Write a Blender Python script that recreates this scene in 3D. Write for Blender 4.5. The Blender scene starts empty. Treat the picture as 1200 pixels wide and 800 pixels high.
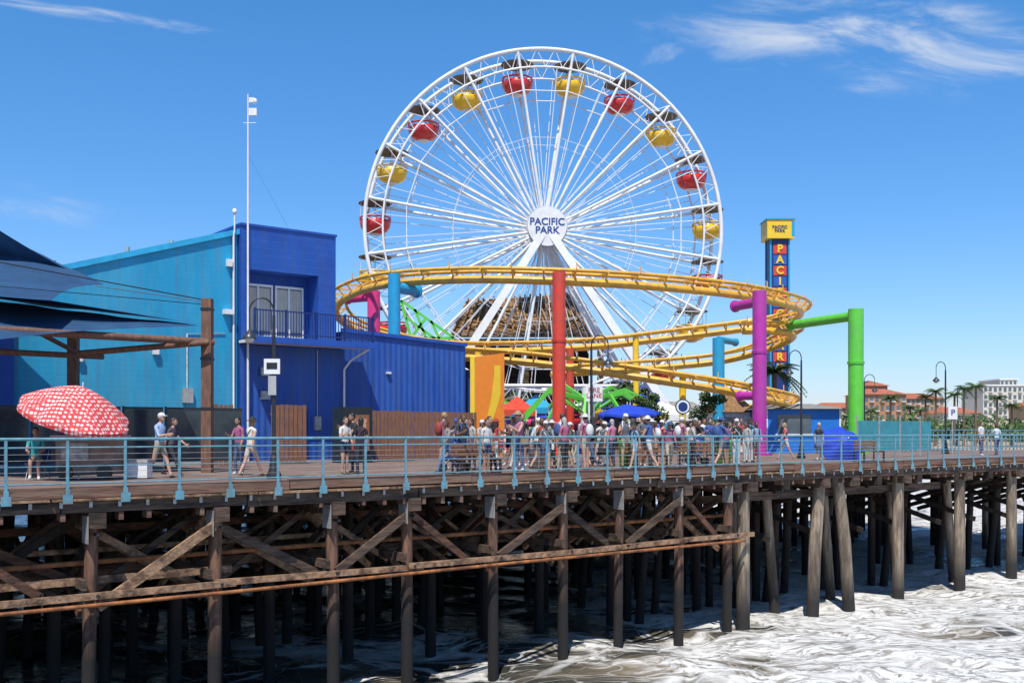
import bpy, math, random
from mathutils import Vector, Matrix
import numpy as np
random.seed(11)
R_ = random.Random(5)
scene = bpy.context.scene
H = 1.25                       # eye height above the pier deck (deck top = z 0)
WZ = -5.7                      # sea level
V = Vector

def W(px, Y, py=None):
    """survey helper: bearing + distance + elevation -> world metres"""
    z = 0.0 if py is None else H + (505 - py) / 1200.0 * Y
    return V(((px - 600) / 1200.0 * Y, Y, z))

CU, SU = 0.792, 0.610          # pier axis
def P(u, v, z=0.0):
    return V((CU * u - SU * v, 29.4 + SU * u + CU * v, z))
def uv_of(p):
    dx, dy = p[0], p[1] - 29.4
    return CU * dx + SU * dy, -SU * dx + CU * dy
def pier_at(px, v, z=0.0):
    s = (px - 600) / 1200.0
    u = (s * (29.4 + .792 * v) + .61 * v) / (CU - SU * s)
    return P(u, v, z)
PANG = math.atan2(SU, CU)

# ------------------------------------------------------------------ materials
_m = {}
def mat(name, col, rough=.6, metal=0., var=.18, scale=2.5, bump=0., bscale=25., stretch=(1, 1, 1), rotz=0.,
        dirt=None, dirt_amt=.5, dscale=.7, wave=None, coat=0., streak=0.):
    if name in _m: return _m[name]
    m = bpy.data.materials.new(name); m.use_nodes = True
    nt = m.node_tree; N = nt.nodes; L = nt.links
    b = N['Principled BSDF']
    b.inputs['Roughness'].default_value = rough; b.inputs['Metallic'].default_value = metal
    if coat: b.inputs['Coat Weight'].default_value = coat
    tc = N.new('ShaderNodeTexCoord'); mp = N.new('ShaderNodeMapping'); mp.inputs['Scale'].default_value = stretch
    rot = N.new('ShaderNodeMapping'); rot.inputs['Rotation'].default_value = (0, 0, rotz)
    L.new(tc.outputs['Object'], rot.inputs[0]); L.new(rot.outputs[0], mp.inputs[0])
    no = N.new('ShaderNodeTexNoise'); no.inputs['Scale'].default_value = scale; no.inputs['Detail'].default_value = 4
    no.inputs['Roughness'].default_value = .65
    L.new(mp.outputs[0], no.inputs['Vector'])
    cr = N.new('ShaderNodeValToRGB'); cr.color_ramp.elements[0].position = .3; cr.color_ramp.elements[1].position = .7
    cr.color_ramp.elements[0].color = [max(0, c * (1 - var)) for c in col] + [1]
    cr.color_ramp.elements[1].color = [min(1, c * (1 + var)) for c in col] + [1]
    L.new(no.outputs['Fac'], cr.inputs[0]); out = cr.outputs[0]
    if dirt:
        n2 = N.new('ShaderNodeTexNoise'); n2.inputs['Scale'].default_value = dscale; n2.inputs['Detail'].default_value = 5
        n2.inputs['Roughness'].default_value = .7
        L.new(mp.outputs[0], n2.inputs['Vector'])
        mr = N.new('ShaderNodeMapRange'); mr.inputs[1].default_value = .46; mr.inputs[2].default_value = .62
        mr.inputs[3].default_value = 0; mr.inputs[4].default_value = dirt_amt
        L.new(n2.outputs['Fac'], mr.inputs[0])
        mx = N.new('ShaderNodeMixRGB'); L.new(mr.outputs[0], mx.inputs[0]); L.new(out, mx.inputs[1])
        mx.inputs[2].default_value = list(dirt) + [1]; out = mx.outputs[0]
    if streak:      # vertical weather streaks
        ms = N.new('ShaderNodeMapping'); ms.inputs['Scale'].default_value = (2.2, 2.2, .12); L.new(rot.outputs[0], ms.inputs[0])
        n4 = N.new('ShaderNodeTexNoise'); n4.inputs['Scale'].default_value = 2.2; n4.inputs['Detail'].default_value = 4; L.new(ms.outputs[0], n4.inputs['Vector'])
        mr = N.new('ShaderNodeMapRange'); mr.inputs[1].default_value = .45; mr.inputs[2].default_value = .7; mr.inputs[3].default_value = 0; mr.inputs[4].default_value = streak
        L.new(n4.outputs['Fac'], mr.inputs[0]); mx = N.new('ShaderNodeMixRGB'); L.new(mr.outputs[0], mx.inputs[0]); L.new(out, mx.inputs[1])
        g = sum(col) / 3; mx.inputs[2].default_value = [c * .35 + g * .35 for c in col] + [1]; out = mx.outputs[0]
    L.new(out, b.inputs['Base Color'])
    last = None
    if wave:
        w = N.new('ShaderNodeTexWave'); w.wave_type = 'BANDS'; w.bands_direction = wave[0]
        w.inputs['Scale'].default_value = .314 / wave[1]; w.wave_profile = wave[3] if len(wave) > 3 else 'SIN'
        L.new(rot.outputs[0], w.inputs['Vector'])
        bp = N.new('ShaderNodeBump'); bp.inputs['Distance'].default_value = wave[2]; bp.inputs['Strength'].default_value = 1
        L.new(w.outputs['Fac'], bp.inputs['Height']); last = bp
    if bump:
        n3 = N.new('ShaderNodeTexNoise'); n3.inputs['Scale'].default_value = bscale; n3.inputs['Detail'].default_value = 3
        L.new(mp.outputs[0], n3.inputs['Vector'])
        bp = N.new('ShaderNodeBump'); bp.inputs['Distance'].default_value = bump
        L.new(n3.outputs['Fac'], bp.inputs['Height'])
        if last: L.new(last.outputs[0], bp.inputs['Normal'])
        last = bp
    if last: L.new(last.outputs[0], b.inputs['Normal'])
    _m[name] = m
    return m

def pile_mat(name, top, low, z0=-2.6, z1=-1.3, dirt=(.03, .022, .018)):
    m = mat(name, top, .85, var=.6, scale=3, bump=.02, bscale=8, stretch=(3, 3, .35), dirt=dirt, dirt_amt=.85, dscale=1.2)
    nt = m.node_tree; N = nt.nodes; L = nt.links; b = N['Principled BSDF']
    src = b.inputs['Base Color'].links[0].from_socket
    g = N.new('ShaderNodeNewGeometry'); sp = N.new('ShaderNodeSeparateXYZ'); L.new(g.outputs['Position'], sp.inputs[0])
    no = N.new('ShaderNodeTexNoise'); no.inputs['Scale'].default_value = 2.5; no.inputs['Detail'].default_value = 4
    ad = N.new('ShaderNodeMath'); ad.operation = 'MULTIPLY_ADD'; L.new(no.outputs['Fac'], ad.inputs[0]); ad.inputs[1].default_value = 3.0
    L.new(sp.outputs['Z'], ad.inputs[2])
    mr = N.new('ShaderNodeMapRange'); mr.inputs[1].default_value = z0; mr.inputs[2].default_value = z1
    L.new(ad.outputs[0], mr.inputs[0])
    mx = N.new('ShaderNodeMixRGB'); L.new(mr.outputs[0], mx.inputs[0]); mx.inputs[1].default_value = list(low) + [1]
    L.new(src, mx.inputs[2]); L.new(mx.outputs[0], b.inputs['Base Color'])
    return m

# ------------------------------------------------------------------ builder
class B:
    def __init__(s): s.v = []; s.f = []; s.mi = []; s.sm = []
    def add(s, vs, fs, mi=0, sm=False):
        o = len(s.v); s.v.extend(V(x) for x in vs)
        for f in fs: s.f.append([i + o for i in f]); s.mi.append(mi); s.sm.append(sm)
    def quad(s, *p, mi=0): s.add(p, [list(range(len(p)))], mi)
    def hexa(s, a, mi=0):   # 8 pts bottom4, top4
        s.add(a, [(3, 2, 1, 0), (4, 5, 6, 7), (0, 1, 5, 4), (1, 2, 6, 5), (2, 3, 7, 6), (3, 0, 4, 7)], mi)
    def box(s, x0, x1, y0, y1, z0, z1, mi=0, fr=None):
        a = [(x0, y0, z0), (x1, y0, z0), (x1, y1, z0), (x0, y1, z0), (x0, y0, z1), (x1, y0, z1), (x1, y1, z1), (x0, y1, z1)]
        if fr is not None: a = [fr(*p) for p in a]
        s.hexa(a, mi)
    def beam(s, p0, p1, w, h, mi=0, up=V((0, 0, 1))):
        p0 = V(p0); p1 = V(p1); d = (p1 - p0).normalized()
        if abs(d.dot(up)) > .98: up = V((-SU, CU, 0))
        x = d.cross(up).normalized() * w / 2; y = x.cross(d).normalized() * h / 2
        s.hexa([p0 - x - y, p0 + x - y, p0 + x + y, p0 - x + y, p1 - x - y, p1 + x - y, p1 + x + y, p1 - x + y], mi)
    def tube(s, p0, p1, r0, r1=None, n=8, mi=0, cap=True):
        s.poly([p0, p1], [r0, r0 if r1 is None else r1], n, mi, cap)
    def poly(s, pts, rs, n=8, mi=0, cap=True, closed=False):
        pts = [V(p) for p in pts]; k = len(pts)
        if not isinstance(rs, (list, tuple)): rs = [rs] * k
        o = []; fs = []
        up = None
        for i, p in enumerate(pts):
            if closed: d = pts[(i + 1) % k] - pts[i - 1]
            else: d = pts[min(i + 1, k - 1)] - pts[max(i - 1, 0)]
            d.normalize()
            if up is None: up = V((0, 0, 1)) if abs(d.z) < .9 else V((1, 0, 0))
            x = d.cross(up).normalized(); y = x.cross(d).normalized(); up = y
            for j in range(n):
                t = 2 * math.pi * j / n
                o.append(p + (x * math.cos(t) + y * math.sin(t)) * rs[i])
        m = k if closed else k - 1
        for i in range(m):
            a = i * n; b = ((i + 1) % k) * n
            for j in range(n): fs.append((a + j, a + (j + 1) % n, b + (j + 1) % n, b + j))
        s.add(o, fs, mi, n > 5)
        if cap and not closed:
            s.add(o[:n][::-1], [list(range(n))], mi); s.add(o[-n:], [list(range(n))], mi)
    def lathe(s, c, prof, n=16, mi=0, fr=None, sm=True):
        c = V(c); o = []
        for r, z in prof:
            for j in range(n):
                t = 2 * math.pi * j / n; q = V((r * math.cos(t), r * math.sin(t), z))
                o.append(c + (fr @ q if fr is not None else q))
        fs = []
        for i in range(len(prof) - 1):
            for j in range(n): fs.append((i * n + j, i * n + (j + 1) % n, (i + 1) * n + (j + 1) % n, (i + 1) * n + j))
        s.add(o, fs, mi, sm)
    def ell(s, c, r, n=10, m=7, mi=0, fr=None):
        c = V(c); o = []; fs = []
        for i in range(m + 1):
            a = math.pi * i / m
            for j in range(n):
                t = 2 * math.pi * j / n
                q = V((r[0] * math.sin(a) * math.cos(t), r[1] * math.sin(a) * math.sin(t), r[2] * math.cos(a)))
                o.append(c + (fr @ q if fr is not None else q))
        for i in range(m):
            for j in range(n): fs.append((i * n + j, (i + 1) * n + j, (i + 1) * n + (j + 1) % n, i * n + (j + 1) % n))
        s.add(o, fs, mi, True)
    def leaves(s, c, r, k, size, rnd, mi=0, nm=1):
        c = V(c)
        for _ in range(k):
            d = V((rnd.gauss(0, 1), rnd.gauss(0, 1), rnd.gauss(0, 1))).normalized() * (rnd.random() ** .35)
            p = c + V((d.x * r[0], d.y * r[1], d.z * r[2]))
            a = V((rnd.gauss(0, 1), rnd.gauss(0, 1), rnd.gauss(0, 1))).normalized(); b_ = a.orthogonal().normalized()
            q = size * rnd.uniform(.6, 1.3)
            s.add([p - a * q, p - b_ * q * .5, p + a * q, p + b_ * q * .5], [(0, 1, 2, 3)], mi + rnd.randrange(nm))

def make_obj(name, b, mats, origin=None, parent=None):
    if not b.v: return None
    co = np.array([tuple(x) for x in b.v], dtype=np.float64)
    if origin is None:
        origin = V(((co[:, 0].min() + co[:, 0].max()) / 2, (co[:, 1].min() + co[:, 1].max()) / 2, co[:, 2].min()))
    co -= np.array(origin)
    me = bpy.data.meshes.new(name)
    me.from_pydata(co.tolist(), [], b.f)
    for m in mats: me.materials.append(m)
    me.polygons.foreach_set('material_index', b.mi)
    me.polygons.foreach_set('use_smooth', b.sm)
    me.update()
    ob = bpy.data.objects.new(name, me); scene.collection.objects.link(ob)
    if parent: ob.parent = parent
    else: ob.location = origin
    return ob

class Thing:
    def __init__(s, name): s.name = name; s.parts = {}
    def part(s, n, m):
        if n not in s.parts: s.parts[n] = (B(), m)
        return s.parts[n][0]
    def text(s, body, size, loc, rz, m, extrude=.01, n='lettering', bold=.018):
        cu = bpy.data.curves.new('t', 'FONT'); cu.body = body; cu.size = size; cu.extrude = extrude
        cu.align_x = 'CENTER'; cu.align_y = 'CENTER'; cu.space_line = .85; cu.offset = size * bold
        ob = bpy.data.objects.new('t', cu); scene.collection.objects.link(ob)
        dg = bpy.context.evaluated_depsgraph_get(); dg.update()
        me = bpy.data.meshes.new_from_object(ob.evaluated_get(dg))
        M = Matrix.Translation(loc) @ Matrix.Rotation(rz, 4, 'Z') @ Matrix.Rotation(math.pi / 2, 4, 'X')
        b = s.part(n, m)
        b.add([M @ v.co for v in me.vertices], [list(p.vertices) for p in me.polygons])
        bpy.data.objects.remove(ob)
    def done(s):
        ps = {k: v for k, v in s.parts.items() if v[0].v}
        if len(ps) == 1:
            (b, m), = ps.values(); return make_obj(s.name, b, [m])
        allv = np.array([tuple(x) for b, m in ps.values() for x in b.v])
        lo = allv.min(0); hi = allv.max(0); o = V(((lo[0] + hi[0]) / 2, (lo[1] + hi[1]) / 2, lo[2]))
        e = bpy.data.objects.new(s.name, None); e.location = o; e.empty_display_size = .5; scene.collection.objects.link(e)
        for k, (b, m) in ps.items(): make_obj(k, b, [m], origin=o, parent=e)
        return e

# palette
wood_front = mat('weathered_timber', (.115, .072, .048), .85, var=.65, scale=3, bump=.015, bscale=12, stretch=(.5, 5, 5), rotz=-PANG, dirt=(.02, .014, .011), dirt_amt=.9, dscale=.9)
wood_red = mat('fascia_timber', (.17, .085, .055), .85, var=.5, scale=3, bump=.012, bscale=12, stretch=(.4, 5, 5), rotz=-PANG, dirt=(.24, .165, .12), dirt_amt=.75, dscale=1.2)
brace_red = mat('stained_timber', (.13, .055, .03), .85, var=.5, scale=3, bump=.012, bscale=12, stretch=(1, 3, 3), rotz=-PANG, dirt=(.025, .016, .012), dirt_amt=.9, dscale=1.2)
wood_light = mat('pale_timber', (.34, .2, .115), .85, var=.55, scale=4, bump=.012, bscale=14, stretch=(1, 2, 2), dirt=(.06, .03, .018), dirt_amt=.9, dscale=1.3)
wood_dark = mat('shaded_dark_timber', (.022, .016, .012), .9, var=.5, scale=3, bump=.02, dirt=(.055, .032, .018), dirt_amt=.6, dscale=1.5)  # inner pier timber, colour darkened to deepen the shade below deck
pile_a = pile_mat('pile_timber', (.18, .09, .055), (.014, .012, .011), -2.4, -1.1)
pile_c = pile_mat('shaded_pile_timber', (.038, .025, .018), (.008, .007, .007))  # inner piles: under-deck shade put into a darker wood colour
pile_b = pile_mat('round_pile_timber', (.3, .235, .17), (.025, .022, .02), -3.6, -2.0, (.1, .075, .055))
steel_b = mat('rail_blue_paint', (.13, .33, .41), .45, metal=0, var=.2, scale=4, dirt=(.17, .14, .12), dirt_amt=.5, dscale=5)
galv = mat('galvanised', (.45, .46, .45), .5, metal=.3, var=.15, dirt=(.3, .15, .08), dirt_amt=.5, dscale=6)
white = mat('white_paint', (.8, .8, .8), .4, var=.06, dirt=(.64, .61, .56), dirt_amt=.5, dscale=1)
black = mat('black_paint', (.02, .022, .025), .4, var=.3)
cyan = mat('cyan_siding', (.012, .36, .62), .6, var=.15, scale=.8, wave=('Z', .22, .02, 'SAW'), dirt=(.06, .44, .66), dirt_amt=.7, dscale=.5, stretch=(1, 1, .25), rotz=-PANG, streak=.4)
blue = mat('blue_siding', (.012, .08, .38), .55, var=.18, scale=.8, wave=('X', .3, .03), dirt=(.04, .13, .43), dirt_amt=.7, dscale=.5, stretch=(1, 1, .25), rotz=-PANG, streak=.45)
blue_h = mat('blue_clapboard', (.014, .11, .48), .55, var=.15, scale=.8, wave=('Z', .3, .04, 'SAW'), dirt=(.01, .07, .38), dirt_amt=.6, dscale=.5, rotz=-PANG, streak=.35)
blue_flat = mat('blue_plain', (.012, .075, .38), .6, var=.15, dirt=(.02, .1, .42), dirt_amt=.5)
grey = mat('grey_roofing', (.25, .24, .23), .8, var=.2, bump=.01)
glass = mat('window_glass', (.1, .13, .15), .08, var=.2)
curtain = mat('curtain', (.55, .5, .42), .8, var=.1, scale=1, wave=('X', .15, .02), rotz=-PANG)
red_p = mat('red_paint', (.66, .055, .025), .45, var=.1, dirt=(.48, .08, .05), dirt_amt=.5, coat=.1)
yellow = mat('coaster_yellow', (.82, .44, .045), .45, var=.12, dirt=(.5, .28, .09), dirt_amt=.6, dscale=2, coat=.1)
magenta = mat('magenta_paint', (.48, .03, .34), .45, var=.1, dirt=(.38, .07, .29), dirt_amt=.5, coat=.1)
green_p = mat('green_paint', (.12, .58, .05), .45, var=.1, dirt=(.13, .45, .09), dirt_amt=.5, coat=.1)
aqua = mat('aqua_paint', (.02, .34, .58), .45, var=.1, dirt=(.05, .28, .43), dirt_amt=.5, coat=.1)
pink = mat('pink_paint', (.75, .05, .22), .4, var=.1)
orange = mat('orange_paint', (.85, .25, .02), .45, var=.08)
yel2 = mat('yellow_paint', (.85, .55, .03), .45, var=.08)
navy = mat('navy_paint', (.01, .03, .16), .45, var=.15)
sail = mat('shade_fabric', (.012, .06, .15), .85, var=.25, scale=1.2, bump=.01, bscale=60, dirt=(.03, .11, .22), dirt_amt=.4)
fence_w = mat('fence_timber', (.24, .11, .055), .75, var=.35, scale=5, stretch=(4, 4, .6), bump=.005)
leaf = [mat('leaf_a', (.05, .1, .02), .7, var=.4), mat('leaf_b', (.09, .15, .035), .7, var=.4), mat('leaf_c', (.025, .055, .015), .7, var=.4)]
bark = mat('bark', (.16, .11, .075), .9, var=.4, bump=.02)

# ------------------------------------------------------------------ pier deck
UA0, UA1, VA = -50, 48, 66
UB1, VB = 170, 11
deck_m = bpy.data.materials.new('deck_planks'); deck_m.use_nodes = True
N = deck_m.node_tree.nodes; L = deck_m.node_tree.links; bs = N['Principled BSDF']; bs.inputs['Roughness'].default_value = .85
tc = N.new('ShaderNodeTexCoord'); mp = N.new('ShaderNodeMapping'); mp.inputs['Rotation'].default_value = (0, 0, -PANG)
L.new(tc.outputs['Object'], mp.inputs[0])
bk = N.new('ShaderNodeTexBrick'); bk.inputs['Scale'].default_value = 1; bk.inputs['Brick Width'].default_value = 4.5; bk.inputs['Row Height'].default_value = .2
bk.inputs['Mortar Size'].default_value = .008; bk.inputs['Color1'].default_value = (.27, .185, .145, 1); bk.inputs['Color2'].default_value = (.16, .11, .09, 1)
bk.inputs['Mortar'].default_value = (.03, .02, .015, 1); L.new(mp.outputs[0], bk.inputs['Vector'])
no = N.new('ShaderNodeTexNoise'); no.inputs['Scale'].default_value = 1.2; no.inputs['Detail'].default_value = 5; L.new(mp.outputs[0], no.inputs['Vector'])
mx = N.new('ShaderNodeMixRGB'); mx.blend_type = 'OVERLAY'; mx.inputs[0].default_value = .5; L.new(bk.outputs[0], mx.inputs[1]); L.new(no.outputs['Fac'], mx.inputs[2])
L.new(mx.outputs[0], bs.inputs['Base Color'])
T = Thing('pier_deck')
b = T.part('planking', deck_m)
b.box(UA0, UA1, 0, VA, -.1, 0, fr=P); b.box(UA1, UB1, 0, VB, -.1, 0, fr=P)
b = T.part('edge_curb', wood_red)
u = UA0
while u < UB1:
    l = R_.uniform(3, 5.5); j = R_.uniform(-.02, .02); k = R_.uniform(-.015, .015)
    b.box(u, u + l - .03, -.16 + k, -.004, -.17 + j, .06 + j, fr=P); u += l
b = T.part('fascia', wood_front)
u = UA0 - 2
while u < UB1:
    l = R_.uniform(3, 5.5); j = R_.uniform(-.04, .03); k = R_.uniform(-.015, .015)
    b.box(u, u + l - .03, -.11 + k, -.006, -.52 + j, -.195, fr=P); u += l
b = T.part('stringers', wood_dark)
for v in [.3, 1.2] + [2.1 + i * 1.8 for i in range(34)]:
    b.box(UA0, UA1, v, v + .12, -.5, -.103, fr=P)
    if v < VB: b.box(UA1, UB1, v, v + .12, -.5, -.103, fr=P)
b = T.part('clips', galv)
u = -22
while u < 60:
    b.box(u - .035, u + .035, -.145, -.13, -.4, -.27, fr=P); u += .61
b = T.part('conduit', wood_light)
u = UA0
while u < UB1:
    l = R_.uniform(3, 6); b.box(u, u + l - .05, -.22, -.13, -.25 + R_.uniform(-.01, .01), -.2, fr=P); u += l
b = T.part('joist_ends', wood_red); u = -22
while u < 60:
    if R_.random() < .75: b.box(u, u + .1, -.09, .25, -.68 + R_.uniform(-.03, .03), -.525, fr=P)
    u += .61
T.done()

# piles
us = [-20.3, -17.4, -14.4, -11.5, -8.7, -5.65, -3.39, -.52, 2.13, 4.5, 7.18, 9.65]
T = Thing('pier_substructure')
pf = T.part('front_piles', pile_a); cb = T.part('pile_caps', wood_front); br = T.part('braces', wood_front); brl = T.part('walers', wood_light)
dk = T.part('inner_piles', pile_c); pr = T.part('round_piles', pile_b); ib = T.part('inner_braces', wood_dark); brr = T.part('red_braces', brace_red)
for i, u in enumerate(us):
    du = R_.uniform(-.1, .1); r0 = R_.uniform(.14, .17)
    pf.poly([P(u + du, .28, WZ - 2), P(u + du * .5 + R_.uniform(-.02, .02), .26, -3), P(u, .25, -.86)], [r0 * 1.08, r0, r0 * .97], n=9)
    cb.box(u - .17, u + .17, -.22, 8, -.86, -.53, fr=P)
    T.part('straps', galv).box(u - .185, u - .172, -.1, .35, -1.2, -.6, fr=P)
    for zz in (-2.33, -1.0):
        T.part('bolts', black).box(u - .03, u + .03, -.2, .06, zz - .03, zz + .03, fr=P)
for i in range(len(us) - 1):
    a, c = us[i], us[i + 1]
    if i == 3: brl.beam(P(a + .05, .0, -2.6), P(c - .02, .0, -.9), .1, .22)
    elif i % 2 == 1: br.beam(P(a + .05, .03, -2.3), P(c - .02, .03, -.92), .1, .2)
    elif i % 4 == 0: br.beam(P(a + .05, .53, -.95), P(c, .53, -2.5), .1, .2)
    else: brr.beam(P(a, .03, -.95), P((a + c) / 2 + .3, .03, -2.25), .09, .18)
    for v in (1.2, 2.2, 4.35, 6.3):
        if R_.random() < .8:
            (brl if R_.random() < .3 else brr if R_.random() < .4 else br).beam(P(a, v, -.8 + R_.uniform(-.2, .1)), P(c, v + .05, -2.5 + R_.uniform(-.4, .4)), .08, R_.uniform(.11, .2))
        if R_.random() < .8:
            (br if R_.random() < .5 else ib).beam(P(a, v + .2, -2.6 + R_.uniform(-.3, .3)), P(c, v + .25, -.75), .08, R_.uniform(.11, .2))
segs = [(-30, -17), (-17, -8.6), (-8.6, -3.3), (-3.3, 2.2), (2.2, 7.3), (7.3, 10.3)]
for i, (a, c) in enumerate(segs):
    k = -.05 - .09 * (i % 2); z1, z2 = R_.uniform(-.05, .05), R_.uniform(-.05, .05)
    brl.hexa([P(a - .25, k - .03, -2.42 + z1), P(c + .25, k - .03, -2.42 + z2), P(c + .25, k + .05, -2.42 + z2), P(a - .25, k + .05, -2.42 + z1),
              P(a - .25, k - .03, -2.27 + z1), P(c + .25, k - .03, -2.27 + z2), P(c + .25, k + .05, -2.27 + z2), P(a - .25, k + .05, -2.27 + z1)])
brl.box(-30, -8.2, .45, .55, -2.15, -1.98, fr=P)
br.box(-30, 10, 4.05, 4.15, -2.45, -2.2, fr=P)
brr.box(-30, 10, 4.2, 4.3, -1.35, -1.15, fr=P)
brl.box(-30, -4, 2.0, 2.08, -1.62, -1.5, fr=P)
rp = T.part('rusted_pipes', mat('rusted_pipe', (.36, .13, .04), .8, var=.5, scale=3, dirt=(.1, .04, .02), dirt_amt=.8, dscale=2))
rp.poly([P(-30, -.17, -2.5), P(-8, -.17, -2.53), P(0, -.19, -2.5), P(10, -.19, -2.52)], .045, n=8)
rp.poly([P(-30, .75, -1.75), P(-5, .75, -1.68), P(10, .75, -1.7)], .06, n=8)
bents = [-46 + 2.9 * k for k in range(0, 12)]
allb = [x for x in bents if x < -21] + us + [12.4 + 2.9 * k for k in range(0, 12)]
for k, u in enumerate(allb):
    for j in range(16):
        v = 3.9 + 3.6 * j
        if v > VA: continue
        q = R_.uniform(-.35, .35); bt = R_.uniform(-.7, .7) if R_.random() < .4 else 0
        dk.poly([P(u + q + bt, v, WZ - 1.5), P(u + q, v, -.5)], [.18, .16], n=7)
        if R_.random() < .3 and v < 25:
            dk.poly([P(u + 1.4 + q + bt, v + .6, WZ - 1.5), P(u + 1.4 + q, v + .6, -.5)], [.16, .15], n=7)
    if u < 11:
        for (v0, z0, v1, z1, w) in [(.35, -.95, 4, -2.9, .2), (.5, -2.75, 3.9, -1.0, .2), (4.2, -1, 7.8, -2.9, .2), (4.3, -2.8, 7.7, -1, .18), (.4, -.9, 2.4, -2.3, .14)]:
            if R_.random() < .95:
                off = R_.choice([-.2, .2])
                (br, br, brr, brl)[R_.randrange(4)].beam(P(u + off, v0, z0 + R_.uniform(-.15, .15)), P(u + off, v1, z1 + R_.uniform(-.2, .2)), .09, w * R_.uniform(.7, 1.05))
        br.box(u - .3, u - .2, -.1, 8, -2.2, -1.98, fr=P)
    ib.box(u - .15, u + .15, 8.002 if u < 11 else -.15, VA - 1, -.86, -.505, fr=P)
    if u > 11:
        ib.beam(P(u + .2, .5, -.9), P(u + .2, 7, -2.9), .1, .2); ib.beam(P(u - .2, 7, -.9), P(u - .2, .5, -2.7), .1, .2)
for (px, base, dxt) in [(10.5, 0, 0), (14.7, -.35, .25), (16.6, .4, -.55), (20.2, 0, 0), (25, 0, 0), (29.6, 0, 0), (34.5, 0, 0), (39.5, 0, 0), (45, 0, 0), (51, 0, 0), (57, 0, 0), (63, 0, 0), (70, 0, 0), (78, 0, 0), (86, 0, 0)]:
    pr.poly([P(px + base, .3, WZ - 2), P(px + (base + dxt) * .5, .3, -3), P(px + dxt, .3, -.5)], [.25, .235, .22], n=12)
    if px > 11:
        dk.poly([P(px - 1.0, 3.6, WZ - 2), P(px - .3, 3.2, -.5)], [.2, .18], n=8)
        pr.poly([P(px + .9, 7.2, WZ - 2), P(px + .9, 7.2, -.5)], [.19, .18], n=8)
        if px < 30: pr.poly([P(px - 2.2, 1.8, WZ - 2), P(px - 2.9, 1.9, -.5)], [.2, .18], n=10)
    cb.box(px - .2, px + .2, -.2, 10.5, -.86, -.53, fr=P)
br.box(10.4, 24, .62, .74, -1.25, -.95, fr=P)
br.box(11, 90, 4, 4.15, -1.6, -1.3, fr=P)
T.done()

# railing
T = Thing('pier_railing')
b = T.part('posts', steel_b); rl = T.part('rails', steel_b); bk_ = T.part('brackets', steel_b); ms = T.part('cable_infill', galv)
u = -30.2
while u < 100:
    b.box(u - .028, u + .028, -.215, -.175, -.1, 1.05, fr=P)
    bk_.box(u - .1, u + .1, -.235, -.217, -.3, -.1, fr=P); bk_.box(u - .05, u + .05, -.23, -.217, -.097, .02, fr=P)
    u += 1.205
for z, r in [(1.08, .034), (.9, .018), (.13, .018), (.5, .011)]:
    rl.poly([P(-31, -.19, z), P(20, -.19, z), P(100, -.19, z)], r, n=8)
for z in (.25, .38, .63, .76):
    ms.poly([P(-31, -.19, z), P(20, -.19, z), P(60, -.19, z)], .004, n=4)
T.done()

# ------------------------------------------------------------------ sea
def axis(a, b_, step, grow, lim0, lim1):
    xs = list(np.arange(a, b_, step)); s = step
    x = xs[-1]
    while x < lim1: s *= grow; x += s; xs.append(x)
    x = xs[0]; s = step; l = []
    while x > lim0: s *= grow; x -= s; l.append(x)
    return np.array(l[::-1] + xs)
xs = axis(-16, 45, .2, 1.09, -2500, 2500); ys = axis(14, 75, .2, 1.09, -1500, 2500)
X, Y = np.meshgrid(xs, ys)
rs = np.random.RandomState(3); Z = np.zeros_like(X)
for k in range(60):
    lam = rs.uniform(.6, 10); ang = math.radians(rs.normal(235, 28)); kx = 2 * math.pi / lam * math.cos(ang); ky = 2 * math.pi / lam * math.sin(ang)
    ph = rs.uniform(0, 6.28); amp = .0042 * lam ** .85
    Z += amp * np.sin(kx * X + ky * Y + ph + .8 * np.sin(.23 * X + .17 * Y + ph))
rr = (X * .35 + Y * .94) - 62 + 1.5 * np.sin(X * .2); Z += .42 * np.exp(-(rr / 1.6) ** 2) * np.clip((X - 22) / 12, 0, 1)
fade = np.clip(1 - (np.hypot(X - 12, Y - 40) - 70) / 150, 0, 1); Z = Z * fade + WZ
nx, ny = len(xs), len(ys)
idx = np.arange(nx * ny).reshape(ny, nx)
fc = np.stack([idx[:-1, :-1], idx[:-1, 1:], idx[1:, 1:], idx[1:, :-1]], -1).reshape(-1, 4)
me = bpy.data.meshes.new('sea_water'); me.from_pydata(np.stack([X, Y, Z], -1).reshape(-1, 3).tolist(), [], fc.tolist())
me.polygons.foreach_set('use_smooth', [True] * len(fc)); me.update()
sea = bpy.data.objects.new('sea_water', me); scene.collection.objects.link(sea)
m = bpy.data.materials.new('surf'); m.use_nodes = True; me.materials.append(m)
N = m.node_tree.nodes; L = m.node_tree.links; bs = N['Principled BSDF']
def math_(op, a, c=None, N=N, L=L, clamp=False):
    n = N.new('ShaderNodeMath'); n.operation = op; n.use_clamp = clamp
    for i, q in enumerate((a, c)):
        if q is None: continue
        if isinstance(q, (int, float)): n.inputs[i].default_value = q
        else: L.new(q, n.inputs[i])
    return n.outputs[0]
def mrange(a, f0, f1, t0=0., t1=1., N=N, L=L, smooth=True):
    n = N.new('ShaderNodeMapRange'); L.new(a, n.inputs[0]); n.inputs[1].default_value = f0; n.inputs[2].default_value = f1
    n.inputs[3].default_value = t0; n.inputs[4].default_value = t1
    if smooth: n.interpolation_type = 'SMOOTHSTEP'
    return n.outputs[0]
tc = N.new('ShaderNodeTexCoord')
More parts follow.
